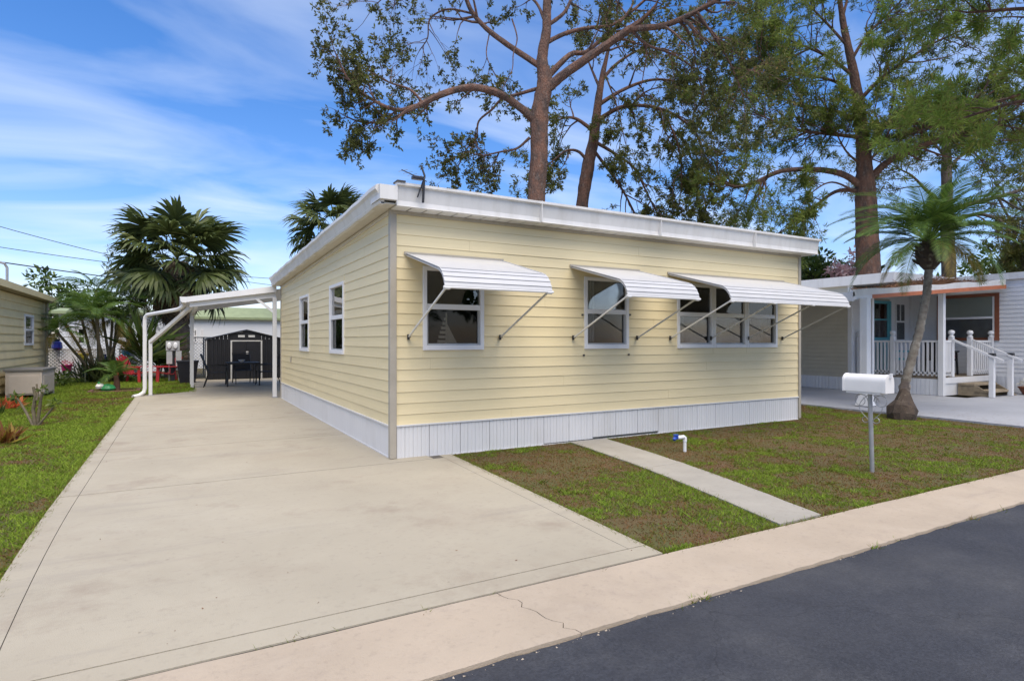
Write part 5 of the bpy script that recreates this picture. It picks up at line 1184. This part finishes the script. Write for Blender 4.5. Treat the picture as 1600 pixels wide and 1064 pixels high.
Z4 = 30.0; b0 = AT(1482, 533, Z4); base4 = (b0.x, b0.y, -.03)
limbs = [
 (L_([(1480,325),(1450,300),(1425,275),(1400,262)], Z4, .5), .14, .04, (8, 1.8, 2, .4, .2, .9, 1)),
 (L_([(1482,330),(1520,318),(1560,308),(1620,290)], Z4, -1), .22, .08, (14, 2.0, 2, .3, .3, .95, 1)),
 (L_([(1485,345),(1530,335),(1570,345),(1620,340)], Z4, -2), .16, .05, (16, 2.0, 2, .3, .6, .95, 1)),
 (L_([(1480,270),(1500,245),(1525,232),(1570,225)], Z4, 1), .12, .04, (12, 2.0, 2, .3, .2, .95, 1)),
 (L_([(1480,250),(1460,225),(1440,212)], Z4, 1), .10, .04, (6, 1.6, 2, .3, .2, .95, 1)),
 (L_([(1560,310),(1580,350),(1590,390),(1600,420)], Z4-1, -.5), .08, .03, (14, 1.7, 2, .1, .7, .95, 2)),
]
tr = [base4, AT(1482, 430, Z4), AT(1480, 340, Z4), AT(1479, 270, Z4), AT(1480, 200, Z4), AT(1484, 130, Z4)]
stats.append(pine('pine_tree', 'slim grey-trunked pine standing behind the small date palm', base4, tr, [.75*LP(q,Z4) for q in (28, 26, 23, 19, 14, 8)], limbs, bark='bark_grey', K=13, ln=.24, w=.036, tmean=.5)[1])

# nearer pine standing right of the frame, limbs reaching over the neighbour drive
base5 = (19.3, 3.4, -.03); T5 = Vector((19.3, 3.4, 0))
def Q5(*a): return [Vector(p) for p in a]
limbs = [
 (Q5((19.3,3.4,7.6),(18.3,4.6,8.4),(17.0,5.8,8.9),(15.9,6.8,9.0)), .14, .03, (11, 1.3, 2, .35, .1, .97, 2)),
 (Q5((19.3,3.4,6.6),(18.6,4.9,7.0),(17.8,6.4,7.2),(17.2,7.6,7.0)), .12, .03, (8, 1.15, 2, .35, .1, .97, 1)),
 (Q5((19.3,3.4,9.0),(18.0,4.2,9.9),(16.6,5.2,10.6),(15.4,6.0,10.8)), .12, .03, (8, 1.15, 2, .35, .1, .97, 1)),
 (Q5((19.3,3.4,8.2),(17.6,2.9,9.0),(15.8,2.3,9.5),(14.2,1.9,9.4)), .13, .03, (8, 1.15, 2, .35, .1, .97, 1)),
 (Q5((19.3,3.4,7.0),(18.4,2.0,7.6),(17.2,.6,7.9)), .11, .03, (8, 1.15, 2, .35, .1, .97, 1)),
 (Q5((19.3,3.4,9.4),(20.4,2.4,10.4),(21.4,1.6,11.0)), .10, .03, (8, 1.15, 2, .35, .1, .97, 1)),
 (Q5((19.3,3.4,9.8),(18.8,2.6,11.0),(18.4,1.8,11.8)), .10, .03, (8, 1.15, 2, .35, .1, .97, 1)),
]
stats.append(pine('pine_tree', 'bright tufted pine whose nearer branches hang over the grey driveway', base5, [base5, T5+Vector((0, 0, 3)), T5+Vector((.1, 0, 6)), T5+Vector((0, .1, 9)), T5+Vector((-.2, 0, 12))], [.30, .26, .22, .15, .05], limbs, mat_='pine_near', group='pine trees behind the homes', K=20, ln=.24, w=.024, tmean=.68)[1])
print('TUFTS', stats)

# background shrubs / trees
def leafy_tree(name, base, h, rad, label, mat_='bush', n=1600, size=.28, trunk=.12, tmean=.5, blobs=9, group=None, cat='tree', bark='bark_grey'):
    t = empty(name, base, label=label, cat=cat, group=group); cz = h-rad[2]
    m_ = MB(); m_.tube([(0, 0, 0), (.1, 0, cz*.5), (0, .05, cz)], [trunk, trunk*.8, trunk*.5], 8); m_.build('trunk', M[bark], t)
    m_ = MB(); VV = []; TT = []; tt = []; off = 0
    for k in range(blobs):
        d = Vector((random.gauss(0, .55), random.gauss(0, .55), random.gauss(0, .5))); c_ = np.array([d.x*rad[0], d.y*rad[1], cz+d.z*rad[2]])
        m_.tube([(0, .05, cz*.75), tuple(c_)], [trunk*.3, .02], 4, cap=False)
        nn = n//blobs; dd = rng.normal(0, 1, (nn, 3)); dd /= np.linalg.norm(dd, axis=1)[:, None]
        P = c_+dd*(rng.random(nn)**.4)[:, None]*np.array(rad)*random.uniform(.34, .6); V, T, ti = leafsoup(P, dd, size, tmean+random.uniform(-.15, .15)); VV.append(V); TT.append(T+off); tt.append(ti); off += len(V)
    m_.build('branches', M[bark], t)
    o = link(bpy.data.objects.new('crown', tri_mesh('crown', np.concatenate(VV), np.concatenate(TT), np.concatenate(tt), M[mat_]))); o.parent = t
    return t
def tree_at(u, v_top, Z, rad, label, **kw):
    p = AT(u, v_top, Z); return leafy_tree(kw.pop('name', 'leafy_tree'), (p.x, p.y, -.03), p.z, rad, label, **kw)
tree_at(1275, 388, 27, (1.3, 1.3, 1.0), 'dark green bushy tree filling the gap behind the taupe wall', n=1500, size=.26, tmean=.35)
tree_at(1300, 400, 29, (1.2, 1.2, .9), 'mid green tree beside the pink blossom', n=900, size=.26, tmean=.5)
tree_at(1322, 402, 26, (.7, .7, .65), 'small tree covered in pink blossom by the pine trunk', mat_='pinkbloom', n=700, size=.2)
tree_at(1575, 372, 40, (3.2, 3.2, 2.2), 'green leafy tree beyond the neighbouring roof', n=1600, size=.45)
tree_at(405, 500, 46, (2.2, 2.2, 1.0), 'yellow-green leafy tree far behind the charcoal shed', n=900, size=.4, tmean=.85)
tree_at(395, 504, 55, (3.2, 3.2, 1.2), 'low hazy green tree far behind the carport', n=700, size=.5, tmean=.75)
tree_at(75, 432, 40, (2.2, 2.0, 2.0), 'dark green tree above the tan house eave', n=1500, size=.4, tmean=.4)
tree_at(112, 440, 34, (1.9, 1.7, 1.8), 'dark bushy tree behind the cane palms', n=1400, size=.34, tmean=.35)
tree_at(85, 500, 29, (1.0, .9, 1.2), 'dark shrubby tree at the corner of the tan house', n=1100, size=.24, tmean=.3)
# bare-branched shrub tree (between cane palms and cabbage palm)
p = AT(215, 533, 24.5); tb_ = empty('sparse_tree', (p.x, p.y, -.03), label='thin almost bare tree between the cane palms and cabbage palm', cat='tree'); o_ = Vector((p.x, p.y, -.03))
mt_ = MB(); fol = Foliage()
m_ = MB(); P = catmull([o_-o_, AT(200, 530, 24.5)-o_, AT(212, 480, 24.5)-o_, AT(218, 440, 24.5)-o_], 5); m_.tube(P, list(np.linspace(.10, .04, len(P))), 8); m_.build('trunk', M['bark_grey'], tb_)
for k in range(9):
    i = random.randint(len(P)//2, len(P)-1); grow(mt_, fol, P[i], Vector((random.gauss(0, .7), random.gauss(0, .5), .8)), random.uniform(1.0, 1.7), .028, 2, .2, 1, .35)
mt_.build('twigs', M['bark_grey'], tb_); o = link(bpy.data.objects.new('crown', fol.mesh('crown', M['pine'], 8, .22, .05, .3))); o.parent = tb_

# ================================================================== REAR HOUSES
def back_house(u0, u1, Y, h, label, roofm, wins, name='rear_mobile_home', rise=.35):
    a_ = PYP(u0, 533, Y); b2 = PYP(u1, 533, Y); w = (b2.x-a_.x)/2; t = empty(name, ((a_.x+b2.x)/2, Y, 0), label=label, cat='house')
    MB().box((-w, 0, -.03), (w, 4, h)).build('wall', M['backwhite'], t)
    MB().prism([(-.25, h), (4.25, h), (4.25, h+.12), (2, h+rise), (-.25, h+.12)], (2*w+.5, 0, 0), (-w-.25, 0, 0), (0, 1, 0), (0, 0, 1)).build('roof', M[roofm], t)
    for (ua, va, ub, vb) in wins:
        p0 = PYP(ua, va, Y); p1 = PYP(ub, vb, Y); x0 = p0.x-t.location.x; x1 = p1.x-t.location.x
        m_ = MB(); m_.box((x0, -.03, p1.z), (x0+.07, 0, p0.z)); m_.box((x1-.07, -.03, p1.z), (x1, 0, p0.z)); m_.box((x0+.07, -.03, p1.z), (x1-.07, 0, p1.z+.07)); m_.box((x0+.07, -.03, p0.z-.07), (x1-.07, 0, p0.z)); m_.box((x0+.07, -.025, (p0.z+p1.z)/2-.03), (x1-.07, 0, (p0.z+p1.z)/2+.03))
        wn = m_.build('window', M['white'], t)
        MB().box((x0+.07, -.012, p1.z+.07), (x1-.07, -.008, p0.z-.07)).build('pane', M['screen'], wn); MB().box((x0+.05, -.006, p1.z+.05), (x1-.05, -.002, p0.z-.05)).build('pane_backing', M['black'], wn)
    return t
back_house(92, 262, 33.0, 2.62, 'white mobile home with olive roof behind the cane palms', 'greenroof', [(176, 505, 198, 530), (120, 512, 134, 538)])
back_house(286, 470, 35.0, 2.55, 'white mobile home with green roof behind the charcoal shed', 'greenroof', [(302, 514, 308, 536), (313, 514, 318, 536)], rise=.75)

# ================================================================== RIGHT NEIGHBOUR
nh = empty('white_house', (19, 10, 0), label='white and taupe sided neighbouring home with railed porch and orange-edged roof', cat='house')
NHL = Vector(nh.location)
def nb_(mb, name, m, parent=None, **kw):
    o = mb.build(name, M[m], None, **kw); p = parent or nh; o.parent = p
    if p is nh: o.matrix_parent_inverse = Matrix.Translation(-NHL)
    return o
XW, XT, YR = 19.2, 16.2, 9.7
def lap_x(x, y0, y1, z0, z1, pitch, m, skip=()):     # wall facing -x
    n = int((z1-z0)/pitch)
    for r in range(n):
        za = z0+r*pitch; segs = [(y0, y1)]
        for (a_, b2, q0, q1) in skip:
            if za+pitch > q0 and za < q1: segs = [s for p, q in segs for s in ((p, min(q, a_)), (max(p, b2), q)) if s[1]-s[0] > .02]
        for p, q in segs: nb_(MB().prism([(0, pitch), (-.006, pitch), (-.02, .008), (-.02, 0), (0, 0)], (0, q-p, 0), (x, p, za), (1, 0, 0), (0, 0, 1)), 'siding_board', m)
def lap_y(y, x0, x1, z0, z1, pitch, m, skip=()):     # wall facing -y
    n = int((z1-z0)/pitch)
    for r in range(n):
        za = z0+r*pitch; segs = [(x0, x1)]
        for (a_, b2, q0, q1) in skip:
            if za+pitch > q0 and za < q1: segs = [s for p, q in segs for s in ((p, min(q, a_)), (max(p, b2), q)) if s[1]-s[0] > .02]
        for p, q in segs: nb_(MB().prism([(0, pitch), (-.006, pitch), (-.02, .008), (-.02, 0), (0, 0)], (q-p, 0, 0), (p, y, za), (0, 1, 0), (0, 0, 1)), 'siding_board', m)
bw0 = PXP(1562, 458, XW); bw1 = PXP(1465, 466, XW); BW_ = (bw0.y, bw1.y, 1.42, 2.70)
dx0 = PYP(1362, 470, YR).x-.1; dx1 = PYP(1390, 470, YR).x; DR = (dx0, dx1, .48, 2.56)
nx0 = PYP(1399, 470, YR).x; nx1 = PYP(1412, 470, YR).x; NW = (nx0, nx1, 1.45, 2.48)
lap_x(XW, 5.0, YR, .46, 3.05, .112, 'nwhite', [BW_])
lap_y(YR, XT+.05, XW-.02, .50, 2.95, .112, 'nwhite', [DR, NW])
lap_x(XT, YR+.06, 16.0, .40, 2.95, .112, 'taupe')
nb_(MB().box((XW+.001, 5.0, 0), (XW+3.8, 16, 3.05)), 'wall', 'nwhite'); nb_(MB().box((XT+.001, YR+.01, 0), (XW, 16, 2.95)), 'wall', 'taupe')
nb_(MB().box((XT-.03, YR-.05, .35), (XT+.06, YR+.06, 2.95)), 'corner_trim', 'nwhite'); nb_(MB().box((XW-.03, YR-.10, .5), (XW, YR-.02, 2.95)), 'corner_trim', 'nwhite')
nb_(MB().box((XT-.025, 11.7, .45), (XT-.012, 11.78, 2.5)), 'red_post_trim', 'brown')
# upper roof edges
nb_(MB().box((XT-.12, 8.5, 2.93), (XW+.0, 16, 3.19)), 'addition_roof', 'fascia')
nb_(MB().box((XW-.1, 4.8, 3.06), (XW+4, 16.2, 3.19)), 'main_roof', 'fascia')
nb_(MB().box((XW-.12, 4.8, 3.03), (XW-.10, 16.2, 3.2)), 'main_fascia', 'fascia')
# carport / porch roof sloping down to the drive
RX0, RX1, RY0, RY1 = 12.2, 19.05, 7.25, 13.5; rz0, rz1 = 2.33, 2.88
def rz_(x): return rz0+(rz1-rz0)*(x-RX0)/(RX1-RX0)
m_ = MB(); n = 22; V = []; Fs = []
for i in range(n):
    y0 = RY0+.05+(RY1-RY0)*i/n; y1 = y0+(RY1-RY0)/n-.03
    m_.add([(RX0, y0, rz_(RX0)), (RX1, y0, rz_(RX1)), (RX1, y1, rz_(RX1)), (RX0, y1, rz_(RX0)), (RX0, y0, rz_(RX0)+.06), (RX1, y0, rz_(RX1)+.06), (RX1, y1, rz_(RX1)+.06), (RX0, y1, rz_(RX0)+.06)], [(0,3,2,1),(4,5,6,7),(0,1,5,4),(1,2,6,5),(2,3,7,6),(3,0,4,7)])
pr = nb_(m_, 'porch_roof', 'fascia')
ry = lambda x, dz: (x, rz_(x)+dz)
m_ = MB(); nsg = 24; poly = [ry(RX0+(RX1-RX0)*i/nsg, .0) for i in range(nsg+1)]; topl = [ry(RX0+(RX1-RX0)*i/nsg, .135+.012*math.sin(i*.9)+random.uniform(-.006, .006)) for i in range(nsg+1)]
for i in range(nsg): m_.prism([poly[i], poly[i+1], topl[i+1], topl[i]], (0, .05, 0), (0, RY0, 0))
nb_(m_, 'roof_edge', 'fascia', pr)
xo = PYP(1364, 463, RY0-.02).x
m_ = MB(); m_.prism([ry(xo, -.075), ry(RX1, -.095), ry(RX1, .005), ry(xo, .005)], (0, .03, 0), (0, RY0-.012, 0)); nb_(m_, 'fascia_board', 'orange', pr)
m_ = MB(); m_.prism([ry(RX0, -.075), ry(xo-.01, -.075), ry(xo-.01, .0), ry(RX0, .0)], (0, .03, 0), (0, RY0-.01, 0)); nb_(m_, 'fascia_board', 'nwhite', pr)
nb_(MB().box((RX0-.02, RY0, rz0-.10), (RX0+.06, RY1, rz0+.09)), 'side_beam', 'nwhite', pr)
# pine straw heaped where the low roof meets the high one
n = 5200; xx = XT-1.9+4.4*rng.random(n)**.8; yy = 7.45+1.1*rng.random(n); hh = np.clip(.17*np.exp(-((xx-16.6)/.9)**2)+.05, 0, .3)
P = np.stack([xx, yy, rz0+(rz1-rz0)*(xx-RX0)/(RX1-RX0)+.06+hh*rng.random(n)], 1); a_ = rng.random(n)*2*PI; d = np.stack([np.cos(a_), np.sin(a_), .25*rng.normal(0, 1, n)], 1)
V, T, t = leafsoup(P, d, .22, .5, .07, .2); o = link(bpy.data.objects.new('pine_straw', tri_mesh('pine_straw', V, T, t, M['straw']))); tag(o, 'brown pine straw heaped on the white porch roof', 'pine straw', kind='stuff')
# posts
p = G(1352, 638); m_ = MB(); m_.box((p.x-.075, p.y-.075, .05), (p.x+.075, p.y+.075, 2.30), bev=.008); po = nb_(m_, 'roof_post', 'nwhite')
m_ = MB(); m_.add([(p.x-.14, p.y-.14, .06), (p.x+.14, p.y-.14, .06), (p.x+.14, p.y+.14, .06), (p.x-.14, p.y+.14, .06), (p.x-.085, p.y-.085, .26), (p.x+.085, p.y-.085, .26), (p.x+.085, p.y+.085, .26), (p.x-.085, p.y+.085, .26)], [(0,3,2,1),(4,5,6,7),(0,1,5,4),(1,2,6,5),(2,3,7,6),(3,0,4,7)]); nb_(m_, 'post_boot', 'nwhite', po)
nb_(MB().box((p.x-.14, p.y-.14, .045), (p.x+.14, p.y+.14, .06)), 'post_base', 'black', po)
p2 = AT(1362, 530, 13.6); nb_(MB().box((p2.x-.035, p2.y-.035, .05), (p2.x+.035, p2.y+.035, rz_(p2.x))), 'roof_post', 'nwhite')
DKX, DKY, DZ = 16.4, 7.55, .50
nb_(MB().box((DKX-.06, DKY-.07, .05), (DKX+.06, DKY+.05, rz_(DKX)), bev=.006), 'roof_post', 'nwhite')
# deck boards, skirt
m_ = None
for i in range(18):
    y0 = DKY+(YR-DKY-.02)*i/18; y1 = y0+(YR-DKY-.02)/18-.008; nb_(MB().box((DKX, y0, DZ-.04), (XW-.02, y1, DZ)), 'deck_board', 'deck')
def nskirt_x(x, y0, y1, z1):
    y = y0
    while y < y1-.02:
        q = min(y+.30, y1); m_ = MB(); n = 3; w = (q-y)/n
        for k in range(n): m_.box((x-.012, y+k*w+.006, .05), (x, y+(k+1)*w-.006, z1)); 
        m_.box((x, y, .05), (x+.01, q, z1)); nb_(m_, 'skirting_panel', 'nskirt'); y = q
nskirt_x(DKX, DKY+.06, YR, DZ-.045); nskirt_x(XT-.01, YR+.02, 16, .40); nskirt_x(XW-.01, 5.0, DKY-.02, .46)
nb_(MB().box((DKX+.07, DKY-.03, .05), (DKX+.75, DKY-.005, DZ-.045)), 'deck_end_panel', 'nwhite')
nb_(MB().box((DKX+.07, DKY-.055, DZ-.15), (XW-.1, DKY-.032, DZ-.005)), 'deck_rim_board', 'nwhite')
# big window with brown trim
y0, y1, z0, z1 = BW_
m_ = MB(); m_.box((XW-.045, y0, z0), (XW, y0+.10, z1)); m_.box((XW-.045, y1-.10, z0), (XW, y1, z1)); m_.box((XW-.045, y0+.10, z1-.09), (XW, y1-.10, z1)); m_.box((XW-.045, y0+.10, z0), (XW, y1-.10, z0+.07)); wn = nb_(m_, 'window', 'brown')
zm = (z0+z1)/2-.02
m_ = MB(); m_.box((XW-.03, y0+.10, z0+.07), (XW, y0+.15, z1-.09)); m_.box((XW-.03, y1-.15, z0+.07), (XW, y1-.10, z1-.09)); m_.box((XW-.035, y0+.15, zm-.03), (XW, y1-.15, zm+.03)); nb_(m_, 'sash', 'white', wn)
nb_(MB().box((XW-.02, y0+.15, zm+.03), (XW-.016, y1-.15, z1-.09)), 'pane', 'glass', wn); nb_(MB().box((XW-.02, y0+.15, z0+.07), (XW-.016, y1-.15, zm-.03)), 'pane', 'screen', wn)
nb_(MB().box((XW-.008, y0+.1, zm), (XW-.004, y1-.1, z1-.05)), 'blind', 'blind', wn); nb_(MB().box((XW-.008, y0+.1, z0+.05), (XW-.004, y1-.1, zm-.004)), 'backing', 'curtain', wn)
# turquoise door, narrow window
x0, x1, z0, z1 = DR
m_ = MB(); m_.box((x0, YR-.05, z0), (x0+.09, YR, z1)); m_.box((x1-.09, YR-.05, z0), (x1, YR, z1)); m_.box((x0+.09, YR-.05, z1-.08), (x1-.09, YR, z1)); dr_ = nb_(m_, 'door', 'turq')
nb_(MB().box((x0+.09, YR-.03, z0), (x1-.09, YR-.005, z0+.95)), 'door_panel', 'turq', dr_)
m_ = MB(); m_.box((x0+.09, YR-.035, z0+.951), (x0+.17, YR-.005, z1-.08)); m_.box((x1-.17, YR-.035, z0+.951), (x1-.09, YR-.005, z1-.08)); m_.box((x0+.17, YR-.035, z0+.951), (x1-.17, YR-.005, z0+1.03)); m_.box((x0+.17, YR-.035, 2.0), (x1-.17, YR-.005, 2.04)); nb_(m_, 'door_sash', 'turq', dr_)
nb_(MB().box((x0+.17, YR-.022, z0+1.03), (x1-.17, YR-.018, 2.0)), 'pane', 'screen', dr_); nb_(MB().box((x0+.17, YR-.022, 2.04), (x1-.17, YR-.018, z1-.08)), 'pane', 'glass', dr_); nb_(MB().box((x0+.17, YR-.012, z0+1.03), (x1-.17, YR-.008, z1-.08)), 'pane_backing', 'curtain', dr_)
x0, x1, z0, z1 = NW
m_ = MB(); m_.box((x0-.05, YR-.04, z0-.05), (x0, YR, z1+.05)); m_.box((x1, YR-.04, z0-.05), (x1+.05, YR, z1+.05)); m_.box((x0, YR-.04, z1), (x1, YR, z1+.05)); m_.box((x0, YR-.04, z0-.05), (x1, YR, z0)); m_.box((x0, YR-.035, 1.95), (x1, YR, 2.0)); m_.box(((x0+x1)/2-.015, YR-.034, 2.0), ((x0+x1)/2+.015, YR, z1)); wn = nb_(m_, 'window', 'nwhite')
nb_(MB().box((x0, YR-.02, z0), (x1, YR-.016, z1)), 'pane', 'screen', wn); nb_(MB().box((x0, YR-.01, z0), (x1, YR-.006, z1)), 'pane_backing', 'curtain', wn)
# railings: posts with ball caps, balusters, rails
def rpost(x, y, z0, z1, cap='ball'):
    po = nb_(MB().box((x-.05, y-.05, z0), (x+.05, y+.05, z1), bev=.005), 'rail_post', 'nwhite')
    if cap == 'ball': nb_(MB().lathe([(.065, 0), (.065, .025), (.035, .045), (.045, .06), (.075, .11), (.06, .165), (.0, .185)], 14, (x, y, z1)), 'ball_cap', 'nwhite', po, smooth=True)
    else: nb_(MB().box((x-.065, y-.065, z1), (x+.065, y+.065, z1+.09), bev=.015), 'lamp_cap', 'black', po)
    return po
def rail(a_, b2, z0, z1, nbal):
    a_ = Vector(a_); b2 = Vector(b2)
    t = nb_(MB().bar((a_.x, a_.y, z1-.025), (b2.x, b2.y, z1-.025), .06, .05), 'railing', 'nwhite')
    nb_(MB().bar((a_.x, a_.y, z0+.10), (b2.x, b2.y, z0+.10), .04, .05), 'bottom_rail', 'nwhite', t)
    for k in range(nbal):
        p = a_.lerp(b2, (k+.5)/nbal); nb_(MB().box((p.x-.02, p.y-.02, z0+.03), (p.x+.02, p.y+.02, z1-.05)), 'baluster', 'nwhite', t)
rpost(DKX+.03, YR-.12, DZ, DZ+1.0); rpost(DKX+.03, 8.7, DZ, DZ+1.0)
rail((DKX+.03, YR-.18), (DKX+.03, 8.76), DZ, DZ+.92, 8); rail((DKX+.03, 8.64), (DKX+.03, DKY+.06), DZ, DZ+.92, 10)
XS0, XS1 = 17.0, 17.95
rpost(XS0, DKY+.05, DZ, DZ+1.0); rpost(XS1, DKY+.05, DZ, DZ+1.0); rpost(XW-.1, DKY+.05, DZ, DZ+1.0)
rail((DKX+.09, DKY+.05), (XS0-.06, DKY+.05), DZ, DZ+.92, 7); rail((XS1+.06, DKY+.05), (XW-.16, DKY+.05), DZ, DZ+.92, 9)
YN = 6.75
rpost(XS0+.02, YN, .05, 1.02, 'lamp'); rpost(XS1+.04, YN, .05, 1.02, 'lamp')
for xs in (XS0, XS1+.02):
    nb_(MB().bar((xs-.03, DKY, DZ+.93), (xs-.03, YN-.25, 1.02-.10), .05, .05), 'stair_rail', 'nwhite')
for k in range(2): nb_(MB().box((XS0+.06, DKY-.06-.36*(k+1), .30-.15*k), (XS1+.3, DKY-.07-.36*k, .345-.15*k)), 'stair_tread', 'step')
nb_(MB().prism([(0, .05), (.78, .05), (.40, .30), (0, .30)], (.04, 0, 0), (XS0+.08, DKY-.06, 0), (0, -1, 0), (0, 0, 1)), 'stair_stringer', 'step')
nb_(MB().prism([(0, .05), (.78, .05), (.40, .30), (0, .30)], (.04, 0, 0), (XS1+.26, DKY-.06, 0), (0, -1, 0), (0, 0, 1)), 'stair_stringer', 'step')
# porch furniture: dark chair with red cushion, teal bench, planter by steps
def porch_chair(loc, rz, m, label, cushion=None):
    t = empty('porch_chair', loc, rz, label=label, cat='chair')
    MB().box((-.28, -.26, .38), (.28, .26, .43), bev=.01).build('seat', M[m], t); MB().box((-.28, .22, .43), (.28, .28, .92), bev=.01).build('backrest', M[m], t)
    for sx in (-1, 1):
        MB().box((sx*.29-.03, -.26, .60), (sx*.29+.03, .26, .64)).build('armrest', M[m], t)
        for sy in (-1, 1): MB().bar((sx*.26, sy*.23, .62 if sy < 0 else .4), (sx*.28, sy*.25, 0), .04).build('leg', M[m], t)
    if cushion: MB().box((-.24, -.24, .435), (.24, .20, .53), bev=.03).build('cushion', M[cushion], t)
porch_chair((17.9, 8.25, DZ), R(90), 'black', 'black porch chair with red cushion behind the railing', 'red'); porch_chair((17.6, 9.1, DZ), R(30), 'turq', 'turquoise porch chair near the turquoise door')
pp_ = empty('planter', (XS1+.75, 6.62, .05), label='brown bowl planter with white flowers beside the porch steps', cat='planter'); MB().lathe([(.14, 0), (.22, .16), (.24, .17), (.24, .2), (.18, .2)], 14).build('bowl', M['brown'], pp_, True); blob_leaves(120, (0, 0, .28), (.22, .2, .12), .10, M['flower_white'], 'flowers', pp_)

# ================================================================== POWER LINES
def wire(p0, p1, sag, label):
    P = [p0.lerp(p1, k/24)-Vector((0, 0, sag*4*(k/24)*(1-k/24))) for k in range(25)]
    t = empty('overhead_cable', p0, label=label, cat='cable', group='overhead cables'); m_ = MB(); m_.tube([p-p0 for p in P], .018, 5); m_.build('cable', M['wire'], t)
wire(AT(-60, 337, 30), AT(560, 455, 52), .9, 'uppermost overhead cable crossing behind the cabbage palm')
wire(AT(-60, 377, 30), AT(560, 440, 52), .5, 'middle overhead cable crossing behind the cabbage palm')
wire(ms_+Vector((-.2, -.1, .6)), AT(560, 455, 50), .5, 'lower overhead cable running from the tan house mast')

MB().sheet([(-40, -30), (60, -30), (60, -4.61), (-40, -4.61)], -.029, .004).build('opposite_lawn', mat('far lawn', (.09, .14, .03), .98, .2, 3, .8, 40, col2=(.12, .095, .04)), kind='structure')
# ================================================================== ACROSS THE STREET (behind the viewer, reflected in the panes)
oh = empty('opposite_home', (5, -15, 0), label='pale mobile home across the street facing the yellow home', cat='house')
MB().box((-6, -4, -.03), (6, 0, 2.9)).build('wall', M['backwhite'], oh); MB().box((-6.3, -4.3, 2.9), (6.3, .3, 3.15)).build('roof', M['fascia'], oh)
for xx in (-4, -1, 3): MB().box((xx, .01, 1.2), (xx+1.2, .04, 2.3)).build('window', M['black'], oh)
leafy_tree('street_tree', (-3.5, -10.5, -.03), 6.5, (3.0, 2.4, 2.2), 'round leafy tree across the street left of the pale home', n=1500, size=.5, tmean=.3)
leafy_tree('street_tree', (12.5, -10.5, -.03), 7.0, (3.2, 2.4, 2.4), 'tall leafy tree across the street right of the pale home', n=1500, size=.5, tmean=.3)
